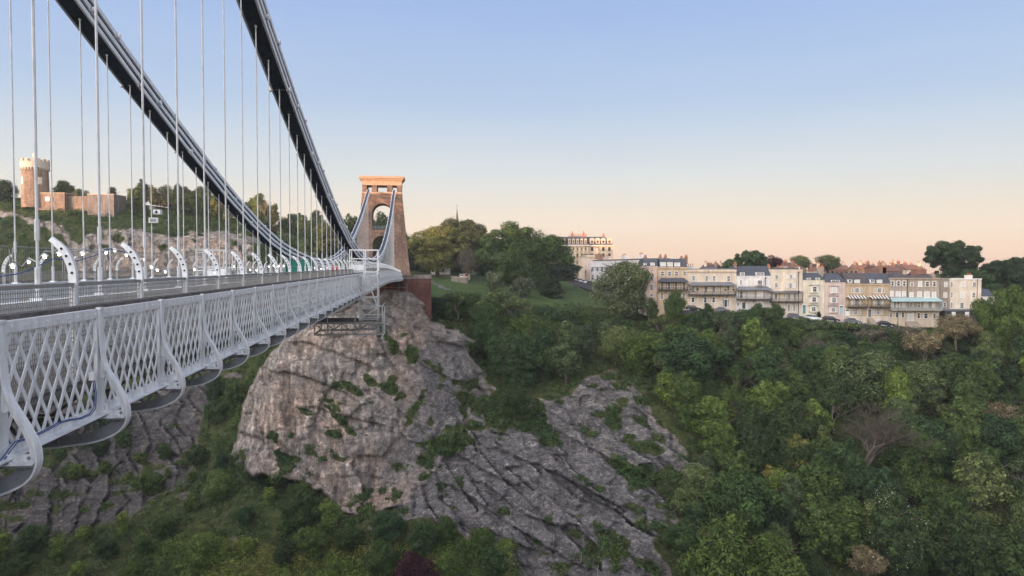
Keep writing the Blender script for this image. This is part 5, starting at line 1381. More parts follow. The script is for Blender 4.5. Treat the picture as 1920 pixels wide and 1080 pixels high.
h.mansard(245, 345, 'slate', setback=2.4, hip=.8); h.dormer(1105, 312, 1155, 343, (3, 1)); h.dormer(1235, 312, 1288, 343, (3, 1)); h.chimney(1330, 140, 1402, 260, 'r_stone', 6, 2.5)
for (ya, yb, x0, x1) in ((420, 528, 1145, 1262), (575, 672, 1135, 1255), (715, 805, 1130, 1248)):
    h.bay(x0-6, ya, x1+6, yb+10, d=.6); h.band(ya, .14, .75, 'lead', x0-14, x1+14, 'bay_hood')
    h.win(x0+28, ya+16, x1-30, yb-14, (2, 2), proud=.61, fr=.12); h.win(x0+8, ya+16, x0+22, yb-16, (1, 2), proud=.45); h.win(x1-22, ya+16, x1-8, yb-16, (1, 2), proud=.45)
h.door(1040, 712, 1084, 832, 'teal'); h.win(1155, 850, 1215, 890, (2, 1), 'blind')
h = mk(Z2, 'narrow dusty pink house with stacked bay windows and pale green front door', 1354, 1652, 378, 960, 'r_rose')
h.mansard(255, 378, 'slate', setback=2.6, hip=.9); h.dormer(1458, 345, 1572, 376, (2, 1), n=2)
for (ya, yb, x0, x1) in ((435, 540, 1425, 1548), (578, 680, 1420, 1545), (722, 815, 1415, 1535)):
    h.bay(x0-6, ya, x1+6, yb+8, d=.6); h.band(ya, .16, .75, 'lead', x0-8, x1+8, 'bay_hood')
    h.win(x0+28, ya+16, x1-32, yb-14, (4, 4) if ya > 500 else (2, 2), 'glass' if ya > 500 else 'blind', proud=.61, fr=.12); h.win(x0+8, ya+16, x0+22, yb-16, (1, 2), proud=.45); h.win(x1-22, ya+16, x1-8, yb-16, (1, 2), proud=.45)
h.door(1574, 725, 1622, 845, 'aqua'); h.win(1440, 855, 1490, 898, (2, 2), 'blind')
for (x0, x1, nm, dm, ww) in ((110, 430, 'left', 'white', (240, 250)), (432, 750, 'right', 'lead', (565, 570))):
    h = mk(Z3, f'golden stone house with a striped black and white awning, {nm} one of the pair', x0, x1, 400, 1030, 'r_gold')
    dx = 0 if nm == 'left' else 322
    h.mansard(250, 400, 'slate2' if nm == 'left' else 'slate', setback=2.0); h.parapet(400, .35, .25); h.dormer(157+dx, 338, 210+dx, 388, (2, 2)); h.dormer(255+dx, 340, 322+dx, 388, (2, 2), pane='blind')
    h.chimney(x1-20, 170 if nm == 'left' else 140, x1+40, 260, 'r_brick2', 5, 3)
    h.win(255+dx, 462, 312+dx, 528, (3, 3)); h.win(210+dx, 465, 232+dx, 526, (1, 2)); h.win(332+dx, 465, 355+dx, 526, (1, 2)); h.band(540)
    h.win(248+dx, 615, 298+dx, 712, (3, 4), sill=False); h.win(205+dx, 620, 225+dx, 705, (1, 3), 'blind', sill=False); h.win(320+dx, 620, 340+dx, 705, (1, 3), 'blind', sill=False)
    h.win(240+dx, 770, 292+dx, 845, (4, 4)); h.win(197+dx, 772, 215+dx, 840, (1, 2)); h.win(315+dx, 772, 333+dx, 840, (1, 2))
    h.door(118+dx, 775, 170+dx, 882, dm)
    h.veranda(128+dx, 412+dx, 568, 608, 'stripe', (690, 733), 3, hip=.5, depth=1.7); h.band(895, 1.0, .06, 'r_base', None, None, 'plinth')
    z0 = h.L(0, 1010)[1]; z1 = h.L(0, 890)[1]; b = MB(); b.box(.02, h.W-.02, -.12, -.004, z0, z1); b.build('basement_wall', M['r_base'], h.o); h.win(235+dx, 915, 290+dx, 985, (3, 3), 'blind', proud=.13)
    xs = h.L(118+dx, 0)[0]; b = MB()
    for i in range(7): b.box(xs-.1, xs+1.4, -.3-(i+1)*.3, -.3-i*.3, -1.2, h.L(0, 885)[1]-.17*(i+1)-.0)
    b.build('steps', M['r_stone'], h.o)
h = mk(Z3, 'broad grey stone house with seven top windows and a long pale blue canopy', 752, 1465, 315, 1040, 'r_stone')
h.parapet(315, .35, .3); h.chimney(1400, 240, 1450, 315, 'r_stone', 2, 1)
b = MB()
for xa, xb in ((800, 1130), (1140, 1420)):
    a, z0 = h.L(xa, 312); c = h.L(xb, 312)[0]; z1 = h.L(0, 235)[1]; cube8(b, [(a, .6, z0), (c, .6, z0), (c, 9, z0), (a, 9, z0), (a+3.2, 4, z1), (c-3.2, 4, z1), (c-3.2, 6, z1), (a+3.2, 6, z1)])
b.build('roof', M['slate2'], h.o)
for c in ((735, 140, 790, 300), (1190, 165, 1380, 250)): h.chimney(*c, 'r_brick', 5, 3)
for i, w in enumerate(((775, 358, 818, 430), (858, 358, 908, 430), (945, 358, 990, 430), (1058, 385, 1098, 430), (1170, 365, 1222, 440), (1272, 365, 1328, 435), (1378, 365, 1425, 435))): h.win(*w, (1, 2), 'blind' if i == 4 else 'glass', fr=.12)
for w in ((765, 505, 808, 580), (845, 510, 910, 580), (940, 510, 988, 580), (1045, 525, 1095, 590), (1160, 515, 1218, 590), (1258, 515, 1328, 595), (1370, 520, 1425, 595)): h.win(*w, (1, 2), 'blind', fr=.14)
for i, w in enumerate(((765, 668, 810, 745), (850, 668, 905, 745), (935, 668, 980, 745), (1045, 670, 1080, 725), (1160, 665, 1200, 735), (1250, 668, 1315, 748), (1370, 668, 1415, 748))): h.win(*w, (2, 2), 'glass' if i in (3, 4) else 'blind', sill=False)
h.veranda(737, 1470, 600, 648, 'aqua', (742, 775), 8, depth=2.1, hip=.6, rail_mat='aqua', floor='r_stone')
z0 = h.L(0, 1030)[1]; z1 = h.L(0, 785)[1]; b = MB(); b.box(.02, h.W-.02, -.10, -.004, z0, z1); b.build('ground_floor_wall', M['r_bath'], h.o)
for w in ((755, 812, 788, 880), (835, 815, 880, 885), (925, 815, 965, 885), (1150, 825, 1195, 898), (1248, 828, 1305, 900), (1380, 830, 1420, 900)): h.win(*w, (1, 2), proud=.11, fr=.12)
h.win(1015, 845, 1095, 935, (1, 1), 'blind', arch=True, proud=.11, fr=.15, name='arched_door'); h.pipe(1015, 330, 600)
b = MB(); xs = h.L(1000, 0)[0]
for i in range(6): b.box(xs-.2, xs+3.1, -.3-(i+1)*.35, -.3-i*.35, -1.0, h.L(0, 938)[1]-.2*(i+1))
b.build('steps', M['r_stone'], h.o)
h = mk(Z4, 'narrow dark grey stone side wing between the blue-canopied house and the cream end house', 344, 459, 525, 960, 'r_grey', 207)
h.parapet(520, .25, .2)
for w, p_ in (((400, 560, 436, 612), 'blind'), ((392, 670, 430, 725), 'blind'), ((390, 780, 420, 822), 'glass')): h.win(*w, (1, 2), p_)
h = mk(Z4, 'plain cream house at the right end of the terrace with nine sash windows', 460, 790, 526, 960, 'r_cream2', 206)
h.parapet(524, .22, .2, 'white'); h.chimney(698, 470, 750, 520, 'r_white', 3, 2); h.pipe(752, 540, 845)
for w in ((455, 560, 490, 612), (580, 562, 625, 612), (703, 562, 738, 612), (447, 668, 484, 722), (575, 670, 614, 728), (697, 672, 730, 726), (443, 775, 478, 835), (568, 780, 608, 840), (690, 780, 724, 840)): h.win(max(w[0], 466), w[1], max(w[2], 490), w[3], (2, 3), 'blind' if w[0] in (580, 575) else 'glass')
b = MB(); xa, z1 = h.L(350, 848); xb, z0 = h.L(810, 960); b.box(xa, xb, -2.6, -.01, z1-.35, z1); b.build('extension_roof', M['lead'], h.o)
b = MB(); b.box(xa+.2, xb-.2, -2.3, -.02, z0-2, z1-.36); o = b.build('extension_wall', M['door_dark'], h.o)
for i in range(9): g = MB(); a = xa+.8+i*(xb-xa-1)/9; g.box(a, a+1.1, -2.34, -2.3, z1-2.0, z1-.7); g.build('window', M['white' if i % 3 == 1 else 'glass'], h.o)
h = mk(Z4, 'low white house with a dark slate roof half hidden beyond the terrace end', 785, 930, 715, 960, 'r_white', 222)
h.mansard(640, 715, 'slate', setback=3); h.win(850, 750, 880, 800, (2, 2))
# ---- grand hotel-like block with mansard roof
ZH = (1020, 420, 6.75)
o_ = House('grand_hotel', 'tall pale six-storey mansard-roofed building with white dormers and statues on its roof', 'hotel', zx(ZH, 285), zx(ZH, 562), zy(ZH, 262), zy(ZH, 735), 340, 340, 18, 'r_hotel', zm=ZH)
h = o_
h.mansard(155, 262, 'slate', setback=1.6, x0=300, x1=550, hip=.3); h.parapet(262, .7, .7, 'r_base'); h.band(350, .3, .25); h.band(425, .25, .2); h.band(520, .4, .35); h.band(645, .4, .3)
for x in (322, 374, 425, 477, 527): h.dormer(x-12, 200, x+12, 246, (2, 2), round_=True); h.win(x-11, 295, x+11, 336, (2, 2)); h.win(x-12, 372, x+12, 416, (1, 2), 'blind' if x < 400 else 'glass')
for x in (355, 418, 471): h.win(x-11, 455, x+11, 502, (1, 2), fr=.2); h.win(x-13, 563, x+13, 612, (2, 2), arch=True, fr=.2)
for x in (318, 362, 412, 458, 520): h.win(x-18, 664, x+18, 708, (1, 1), fr=.3, sill=False, name='shopfront')
for x in (300, 340, 392, 447, 500, 548): b = MB(); a, z0 = h.L(x, 705); z1 = h.L(x, 268)[1]; b.box(a-.3, a+.3, -.22, -.006, z0, z1-.9); b.build('pilaster', M['r_base'], h.o)
for sgn, (xa, xb, lab) in enumerate(((142, 284, 'left'), (563, 884, 'right'))):
    a = h.L(xa, 262)[0]; c = h.L(xb, 262)[0]; b = MB(); b.box(a, c, 1.5, 16, -3, h.H-.3); b.build('wing_wall', M['r_bath'], h.o)
    z0, z1 = h.L(0, 264)[1], h.L(0, 158)[1]; b = MB(); cube8(b, [(a, 1.3, z0), (c, 1.3, z0), (c, 16.2, z0), (a, 16.2, z0), (a+(1.5 if sgn == 0 else 0), 3.2, z1), (c-(3.8 if sgn else 0), 3.2, z1), (c-(3.8 if sgn else 0), 14, z1), (a+(1.5 if sgn == 0 else 0), 14, z1)]); b.build('roof', M['slate'], h.o)
    b = MB(); b.box(a-.2, c+.3, .9, 16.4, z0-.6, z0+.02); b.build('cornice', M['r_base'], h.o)
    for x in ((240,) if sgn == 0 else (612, 684, 755, 832)):
        xx, za = h.L(x, 246); zb = h.L(x, 208)[1]; b = MB(); b.box(xx-1., xx+1., 1.2, 3.5, za, zb); b.prism([(xx+1.25*math.cos(math.pi*i/8), zb+1.2*math.sin(math.pi*i/8)) for i in range(9)], 1.1, 3.5, 'y'); d_ = b.build('dormer', M['white'], h.o)
        b = MB(); b.box(xx-.45, xx+.45, 1.12, 1.19, za+.3, zb+.3); b.build('pane', M['glass'], d_)
        for (y0, y1) in ((292, 340), (372, 416)):
            b = MB(); e0, e1 = h.L(x, y1)[1], h.L(x, y0)[1]
            b.box(xx-1, xx+1, 1.3, 1.49, e0-.2, e1+.3); w_ = b.build('window', M['white'], h.o); b = MB(); b.box(xx-.6, xx+.6, 1.24, 1.29, e0, e1); b.build('pane', M['glass'], w_)
for i, (x, yt, yb) in enumerate(((362, 85, 155), (505, 85, 155), (766, 112, 158))):
    xx, z0 = h.L(x, yb); z1 = h.L(x, yt)[1]; b = MB(); H_ = z1-z0; y = 2.0+(1.8 if i == 2 else 0)
    b.box(xx-.55, xx+.55, y-.5, y+.5, z0-.6, z0+H_*.25); b.tube([(xx, y, z0+H_*.2), (xx, y, z0+H_*.45), (xx, y, z0+H_*.7), (xx, y, z0+H_*.8), (xx, y, z0+H_*.9), (xx, y, z1)], [.42, .5, .38, .14, .24, .06], 8); b.build('roof_statue', M['pot'], h.o)
b = MB(); a, z0 = h.L(330, 152); c = h.L(545, 152)[0]
for z in (z0+.3, z0+.9): b.bar((a, 1.7, z), (c, 1.7, z), .12)
for i in range(15): xx = a+(c-a)*i/14; b.bar((xx, 1.7, z0-.2), (xx, 1.7, z0+1.0), .14)
b.build('roof_cresting', M['pot'], h.o)
for c_ in [q_ for q_ in SC.objects if q_.parent is not None and (q_.parent == h.o or q_.parent.parent == h.o) and q_.type == 'MESH']:
    for i_, m_ in enumerate(c_.data.materials):
        if m_ == M['white']: c_.data.materials[i_] = M['r_bath']
# ---- white stucco terrace stepping down the road, mostly behind the blossom tree
h = House('stucco_terrace', 'white stucco terrace with a pink end wall stepping down behind the parked cars', 'terrace', 1107, 1206, 490, 545, 312, 232, 9, 'r_white')
zt = h.H; h.band(493, .5, .4, 'r_white'); 
for i in range(11):
    x = 1110+i*8.6; bt = 543+i*2.2
    h.win(x, 500-i*.1, x+3.6, 508, (2, 2)); h.win(x, 515+i*.6, x+3.6, 524+i*.6, (2, 2)); h.win(x, 528+i*1.3, x+3.6, 536+i*1.3, (2, 2))
b = MB(); b.box(.3, h.W, 1, 8.6, zt-.02, zt+.5); b.build('roof', M['slate2'], h.o)
h.chimney(1120, 478, 1126, 488, 'r_pink', 4, 3); h.chimney(1150, 476, 1156, 486, 'r_white', 4, 3); h.chimney(1180, 474, 1186, 484, 'r_white', 4, 3)
h = House('end_house', 'pink-walled tall end house beside the hotel with a stepped gable', 'house', 1096, 1108, 486, 536, 318, 312, 9, 'r_pink')
h.win(1097.2, 506, 1100, 513, (1, 2)); h.win(1097.2, 522, 1100, 529, (1, 2)); h.chimney(1103, 474, 1112, 486, 'r_brick2', 3, 3)
h = House('end_house', 'cream house with grey roof directly right of the hotel', 'house', 1100, 1128, 478, 536, 328, 330, 9, 'r_bath'); h.mansard(471, 479, 'slate2', setback=3)
h.chimney(1120, 462, 1127, 474, 'r_bath', 3, 3)
# ---- houses far behind, their chimneys catching the last sun
rr = random.Random(21); sit = []
k = 0
for (x0, x1, yt, Y) in ((1312, 1340, 499, 330), (1338, 1362, 497, 345), (1418, 1452, 492, 335), (1450, 1486, 494, 350), (1488, 1512, 500, 300), (1514, 1540, 502, 315), (1536, 1566, 497, 330), (1562, 1592, 499, 345), (1590, 1618, 497, 330), (1616, 1648, 499, 350), (1640, 1668, 502, 310), (1664, 1692, 501, 300), (1676, 1704, 497, 345), (1700, 1732, 499, 330), (1205, 1240, 494, 350), (1240, 1268, 496, 350)):
    k += 1
    h = House('distant_house', f'small far-off {"brick" if k % 2 else "rendered"} house with sunlit chimneys behind the terrace, {(ordn+["x"])[k-1] if k <= 14 else ("above the pink end house" if k == 15 else "above the tan veranda house")}', 'distant house', x0, x1, yt+7, yt+40, Y, Y+rr.uniform(-6, 6), 9, ('r_brick', 'r_brick2', 'r_bath', 'r_brick2')[k % 4])
    z = h.H; b = MB(); W_ = h.W; cube8(b, [(-.3, -.3, z), (W_+.3, -.3, z), (W_+.3, 9.3, z), (-.3, 9.3, z), (-.3, 4.3, z+2.2), (W_+.3, 4.3, z+2.2), (W_+.3, 4.7, z+2.2), (-.3, 4.7, z+2.2)]); b.build('roof', M[('tile', 'slate2', 'tile')[k % 3]], h.o)
    for j in range(3):
        xx = W_*(.03+.38*j)+rr.uniform(0, .8); zc = z+2.2+rr.uniform(.3, 1.3); wd = rr.uniform(.8, 1.5); yy = rr.uniform(2, 6); b = MB(); b.box(xx, xx+wd, yy, yy+1.1, z, zc); b.box(xx-.08, xx+wd+.08, yy-.08, yy+1.18, zc, zc+.15); c_ = b.build('chimney', M[('r_brick2', 'r_bath', 'r_brick')[(j+k) % 3]], h.o)
        for q_ in range(int(wd/.36)): p = MB(); p.cyl((xx+.2+q_*.36, yy+.5), .12, .10, zc+.15, zc+rr.uniform(.7, 1.1), 6); p.build('pot', M['pot'], c_)
    for j in range(3): b = MB(); xx = W_*(.15+.3*j); b.box(xx, xx+1, -.05, -.01, z-2.4, z-.9); b.build('window', M['glass'], h.o)
# ---- round observatory with its long wall
g0 = P(67, 379, 255)
ob = empty('observatory_tower', tuple(g0), R(10), 'round stone observatory tower with a cream battlemented top standing on the cliff', 'tower')
sc = 255/F; Rr = 22.5*sc; Ht = 79*sc
b = MB(); b.cyl((0, 0), Rr*1.03, Rr*.96, -2, Ht*.76, 32); b.build('wall', M['rubble'], ob)
b = MB(); b.cyl((0, 0), Rr*1.06, Rr*1.06, Ht*.79, Ht*.935, 32)
for i in range(14):
    a = 2*math.pi*i/14
    if True: M4 = Matrix.Rotation(a, 4, 'Z'); b.box(Rr*.9, Rr*1.06, -.52, .52, Ht*.93, Ht*1.0, 0, M4)
b.build('parapet', M['obs_white'], ob)
b = MB()
for i in range(30): M4 = Matrix.Rotation(2*math.pi*i/30, 4, 'Z'); b.box(Rr*.9, Rr*1.06, -.2, .2, Ht*.745, Ht*.795, 0, M4)
b.build('corbels', M['obs_white'], ob)
b = MB(); b.cyl((0, 0), Rr*.85, .9, Ht*.93, Ht*1.04, 16); b.build('roof', M['lead'], ob)
b = MB(); b.cyl((0, 0), .75, .75, Ht*1.03, Ht*1.12, 8); b.cyl((0, 0), .85, .1, Ht*1.12, Ht*1.19, 8); b.build('lantern', M['r_bath'], ob)
for i, a in enumerate((-128, -48)):
    M4 = Matrix.Rotation(R(a), 4, 'Z'); b = MB(); b.box(Rr*.95, Rr*1.03, -.62, .62, Ht*.40, Ht*.57, 0, M4); w_ = b.build('window', M['obs_white'], ob)
    b = MB(); b.box(Rr*1.03, Rr*1.04, -.40, .40, Ht*.42, Ht*.55, 0, M4); b.build('pane', M['blind'], w_)
ow = empty('observatory_building', tuple(P(70, 380, 252)), 0, 'long low rubble wall and annexe running right from the round observatory', 'building')
b = MB(); w0 = 0*sc
b.box(-6.0, -2.6, 3, 8, -3, 3.6); b.box(0, 9., .5, 9, -3, 19*sc*.93); b.box(9., 17, 2.5, 9, -3, 2.5)
b.build('wall', M['rubble'], ow)
b = MB(); b.box(17, 26, 0, 8, -5, 15*sc); b.build('end_wall', M['rubble_grey'], ow)
b = MB(); b.box(-.1, 9.1, .4, 9.1, 19*sc*.93, 19*sc*.93+.2); b.box(16.9, 26.1, -.1, 8.1, 15*sc, 15*sc+.2); b.build('coping', M['r_bath'], ow)
b = MB(); b.box(2.4, 3.9, .42, .49, .6, 2.0); b.build('notice_board', M['white'], ow)
for x in (4.6, 9.9, 11.0): b = MB(); y = .45 if x < 9 else 2.45; b.box(x, x+.7, y, y+.04, .2, 2.1); b.build('window', M['glass'], ow)
# ---- site huts and stone wall near the bridge end
def hut(px0, px1, yt, yb, Y, mat, lab, dep=2.6):
    h = House('site_hut', lab, 'hut', px0, px1, yt, yb, Y, Y, dep, mat)
    b = MB(); b.box(-.08, h.W+.08, -.08, dep+.08, h.H, h.H+.1); b.build('roof', M['lead'], h.o)
    n = max(1, int(h.W/2.6))
    for i in range(n): b = MB(); x = h.W*(i+.5)/n; b.box(x-.5, x+.5, -.04, -.005, h.H*.4, h.H*.8); b.build('window', M['glass'], h.o)
    return h
hut(819, 843, 500.5, 514.5, 300, 'white', 'long white site hut with dark windows under the olive trees', 3)
hut(808, 815, 504, 514, 300, 'white', 'small pale hut beside the long white site hut')
hut(862, 869, 514, 519.5, 276, 'white', 'small white kiosk at the edge of the lawn'); hut(868, 881, 513, 520.5, 275, 'r_pink', 'pinkish white kiosk beside the small kiosk on the lawn edge')
h = House('stone_wall', 'low pale rubble wall curving along the top of the lawn', 'wall', 846, 875, 519.5, 526.5, 262, 254, .6, 'rubble_grey'); b = MB(); b.box(-.05, h.W+.05, -.1, .7, h.H, h.H+.15); b.build('coping', M['r_bath'], h.o)
h = House('stone_wall', 'grey rubble wall between the bridge end and the lawn', 'wall', 801, 846, 515, 519, 288, 284, .5, 'rubble_grey'); b = MB(); b.box(-.05, h.W+.05, -.1, .6, h.H, h.H+.12); b.build('coping', M['rubble_grey'], h.o)
# ---- road down past the terrace, parked cars
def ribbon(name, cl, w, mat, dz, kind='structure'):
    b = MB(); vs = []; n = len(cl)
    for i, p in enumerate(cl):
        d = (cl[min(i+1, n-1)]-cl[max(i-1, 0)]); d.z = 0; d.normalize(); s = Vector((d.y, -d.x, 0))*w/2
        vs += [p-s+Vector((0, 0, dz)), p+s+Vector((0, 0, dz)), p+s+Vector((0, 0, dz-1.2)), p-s+Vector((0, 0, dz-1.2))]
    fs = []
    for i in range(n-1): a = i*4; fs += [(a, a+1, a+5, a+4), (a+1, a+2, a+6, a+5), (a+3, a, a+4, a+7)]
    b.add(vs, fs); o = b.build(name, mat); tag(o, kind=kind); return o
rp_ = [(1010, 519, 360), (1062, 527, 318), (1085, 533, 298), (1110, 541, 276), (1140, 551, 254), (1170, 561, 238), (1210, 570, 226), (1250, 577, 212), (1300, 585, 204), (1380, 590, 201), (1480, 600, 200), (1560, 606, 199), (1640, 613, 198), (1720, 620, 197), (1860, 628, 196)]
rpts = [P(*a) for a in rp_]
dense = []
for a, c in zip(rpts[:-1], rpts[1:]):
    for k in range(6): dense.append(a.lerp(c, k/6))
ribbon('road', dense, 7.2, M['asphalt'], .35)
hr = np.random.RandomState(4); hc = []
for a, c in zip(dense[:-1], dense[1:]):
    if px_of(a)[0] < 1225: continue
    d = (c-a); n_ = max(1, int(d.length/.9)); dn = d.normalized(); sd = Vector((dn.y, -dn.x, 0))
    for k in range(n_): hc.append(tuple(a+d*(k/n_)+sd*(4.3+hr.uniform(-.3, 1.4))+Vector((0, 0, hr.uniform(-.9, .35)))))
hc = np.array(hc); V = leaf_cloud(hc, hr.uniform(.5, 1.1, len(hc)), len(hc)*70, .30, seed=9, up=.4)
o = bpy.data.objects.new('undergrowth', quads_mesh('undergrowth', V, [M['leaf_mid'], M['leaf_olive'], M['leaf_dark']], hr.choice(3, len(V)//4, p=[.4, .35, .25]))); link(o); tag(o, 'bushy green verge along the lower edge of the road before the terrace', 'undergrowth', kind='stuff')
def car_mb(kind='hatch'):
    L_, Wd = 4.2, 1.76
    prof = {'hatch': [(0, .35), (.02, .72), (.25, .86), (1.05, .96), (1.75, 1.40), (3.2, 1.44), (3.95, 1.0), (4.15, .85), (4.2, .38)], 'estate': [(0, .35), (.03, .70), (.3, .84), (1.1, .94), (1.8, 1.42), (3.7, 1.46), (4.15, .95), (4.2, .38)]}[kind]
    body = MB(); low = [(x, min(z, .96)) for x, z in prof]
    body.prism([(x-2.1, z) for x, z in low], -Wd/2, Wd/2, 'y')
    tp = [p for p in prof if p[1] >= .94]
    g = MB(); n = len(tp); vs = []
    for s in (-1, 1):
        for x, z in tp: k = (z-.95)/.5; vs.append((x-2.1, s*(Wd/2-.04-.2*max(k, 0)), z+.003))
    g.add(vs, [tuple(reversed(range(n))), tuple(range(n, 2*n))]+[(i, i+1, n+i+1, n+i) for i in range(n-1)]); 
    rf = MB(); hi = [p for p in prof if p[1] >= 1.3]; rf.box(hi[0][0]-2.1, hi[-1][0]-2.1, -.66, .66, 1.41, 1.475)
    return body, g, rf
CARM = {}
def car_proto(kind):
    a, g, r = car_mb(kind); w = MB()
    w.tube([(0, -.12, 0), (0, .12, 0)], .32, 12); wm = w.mesh('wheel', M['black']); rm = MB(); rm.tube([(0, -.125, 0), (0, .125, 0)], .19, 8); rmm = rm.mesh('rim', M['steel'])
    hl = MB(); hl.box(-.05, .05, -.16, .16, -.07, .07)
    return a, g, r, wm, rmm, hl
CP = {k: car_proto(k) for k in ('hatch', 'estate')}
PC = {}
HLM = {k: CP['hatch'][5].mesh(k, M[m_]) for k, m_ in (('headlight', 'blind'), ('tail_light', 'red_coat'))}
def car(p, rz, col, lab, kind='hatch', pitch=0.):
    key = (col, kind)
    if key not in PC:
        m, t, bs = nt('car paint '+col, .25, .5); bs.inputs['Base Color'].default_value = (*dict(white=(.72, .73, .75), black=(.02, .022, .028), grey=(.12, .13, .15), silver=(.38, .40, .43), red=(.30, .03, .03), blue=(.04, .08, .18))[col], 1); bs.inputs['Coat Weight'].default_value = .5
        PC[key] = (CP[kind][0].mesh('body', m), CP[kind][1].mesh('windows', M['glass']), CP[kind][2].mesh('roof', m))
    o = empty('parked_car', tuple(p), rz, lab, 'car', 'cars parked along the road'); o.rotation_euler = (0, pitch, rz)
    b_, g_, r_ = PC[key]
    put('body', b_, 0, 0, 0, parent=o); put('windows', g_, 0, 0, 0, parent=o); put('roof', r_, 0, 0, 0, parent=o)
    for x in (-1.3, 1.3):
        for y in (-.80, .80):
            w = put('wheel', CP[kind][3], x, y, .32, parent=o); put('rim', CP[kind][4], 0, 0, 0, parent=w)
    for y in (-.62, .62): put('headlight', HLM['headlight'], -2.09, y, .66, parent=o); put('tail_light', HLM['tail_light'], 2.07, y, .78, parent=o)
def road_at(px):
    for a, c in zip(dense[:-1], dense[1:]):
        xa, xc = px_of(a)[0], px_of(c)[0]
        if xa <= px <= xc:
            f = (px-xa)/(xc-xa); d = (c-a).normalized(); return a.lerp(c, f), d
    return dense[-1], (dense[-1]-dense[-2]).normalized()
for px, col, kind, lab in ((1066, 'white', 'hatch', 'white car nearest the hotel at the top of the sloping road'), (1076, 'silver', 'estate', 'silver estate car just below the white car at the road top'), (1085, 'white', 'hatch', 'white hatchback in the middle of the parked row beside the stucco terrace'),
                           (1094, 'black', 'hatch', 'black car between two pale cars beside the pink end wall'), (1107, 'white', 'estate', 'white estate car opposite the tall street lamp by the stucco terrace'), (1124, 'grey', 'hatch', 'dark grey car below the white estate car on the sloping road'), (1133, 'black', 'estate', 'black car just above the blossom tree on the sloping road'),
                           (1143, 'silver', 'hatch', 'pale car half hidden by the blossom tree')):
    p, d = road_at(px); s = Vector((-d.y, d.x, 0))*2.6; car(p+s+Vector((0, 0, .36)), math.atan2(d.y, d.x)+math.pi, col, lab, kind, math.atan2(d.z, math.hypot(d.x, d.y)))
for px, col, kind, lab in ((1241, 'white', 'hatch', 'white car in front of the tan veranda house'), (1302, 'black', 'estate', 'black car before the wide cream house'), (1357, 'grey', 'hatch', 'dark car in front of the white front door of the wide cream house'), (1414, 'black', 'hatch', 'black car in front of the white slate-roofed house'), (1494, 'grey', 'estate', 'dark grey car in front of the tall cream house'), (1527, 'white', 'hatch', 'white hatchback in front of the pale yellow house'), (1562, 'black', 'estate', 'black car in front of the dusty pink house'), (1602, 'grey', 'hatch', 'dark car below the left striped awning'),
                           (1664, 'black', 'hatch', 'small dark car before the basement of the blue-canopied house')):
    p, d = road_at(px); car(p+Vector((0, 1.2, .36)), math.atan2(d.y, d.x)+math.pi, col, lab, kind, math.atan2(d.z, math.hypot(d.x, d.y)))
# ---- street lamps
def lamp(px, yb, yt, Y, lab):
    a = P(px, yb, Y); H_ = P(px, yt, Y).z-a.z; o = empty('street_lamp', tuple(a), 0, lab, 'street lamp', 'street lamps')
    t = MB(); t.tube([(0, 0, -.8), (0, 0, 1), (0, 0, H_-.7)], [.13, .08, .055], 8); t.build('post', M['iron'], o)
    t = MB(); t.cyl((0, 0), .12, .26, H_-.7, H_-.15, 6); t.build('lantern', M['glass'], o); t = MB(); t.cyl((0, 0), .32, .05, H_-.15, H_+.12, 6); t.build('cap', M['iron'], o)
lamp(1077.5, 540, 496, 262, 'tall thin dark street lamp in front of the hotel shopfronts'); lamp(1109.5, 552, 505, 240, 'tall thin dark street lamp on the lawn edge before the stucco terrace')
lamp(1683.5, 613, 566, 201, 'dark street lamp standing in front of the blue-canopied house'); lamp(1840, 600, 558, 206, 'dark lamp beyond the cream end house'); lamp(1497, 598, 545, 203, 'thin dark street lamp before the tall cream house')
# ---- clipped garden trees, hedge, path
at_tree(('yew', 0), 1535.5, 598, 584, 203.6, 'small clipped dark standard tree in front of the pale yellow house', 12)
for px, w, lab in ((1222, 26, 'low dark hedge bush before the pink house'), (1327, 26, 'rounded shrub before the wide cream house windows'), (1420, 34, 'dark bush in front of the white slate-roofed house'), (1455, 34, 'tall leafy bush left of the tall cream house balcony')):
    at_tree(('mid', 0), px, 600, 566 if px > 1300 else 556, 196, lab, w)
ribbon('path', [ground_at(804+i*3.2+(i*i)*.12, 527+i*2.) for i in range(10)], 2.0, M['pave'], .12)
# ---- rockfall netting fences on the lower slabs
for (pts, lab) in (([(988, 772), (1012, 792), (1040, 812), (1070, 834), (1100, 852)], 'pale wire rockfall fence running down across the upper rock slabs'), ([(960, 966), (1000, 990), (1040, 1016), (1090, 1050), (1120, 1076)], 'long pale wire rockfall fence along the lower rock slabs')):
    o = empty('rock_fence', (0, 0, 0), 0, lab, 'fence'); G = [ground_at(*p)+Vector((0, -.5, 0)) for p in pts]
    t = MB()
    for g in G: t.bar(g-Vector((0, 0, .5)), g+Vector((.1, -.5, 1.7)), .05)
    t.build('post', M['steel'], o)['kind'] = 'stuff'
    t = MB()
    for a, c in zip(G[:-1], G[1:]):
        for k in range(6): h_ = Vector((.1*k/5, -.5*k/5, 1.6*k/5)); t.bar(a+h_, c+h_, .014)
        n = 16
        for k in range(n): q = a.lerp(c, k/n); t.bar(q, q+Vector((.1, -.5, 1.6)), .010)
    t.build('wire_net', M['steel_dark'], o)
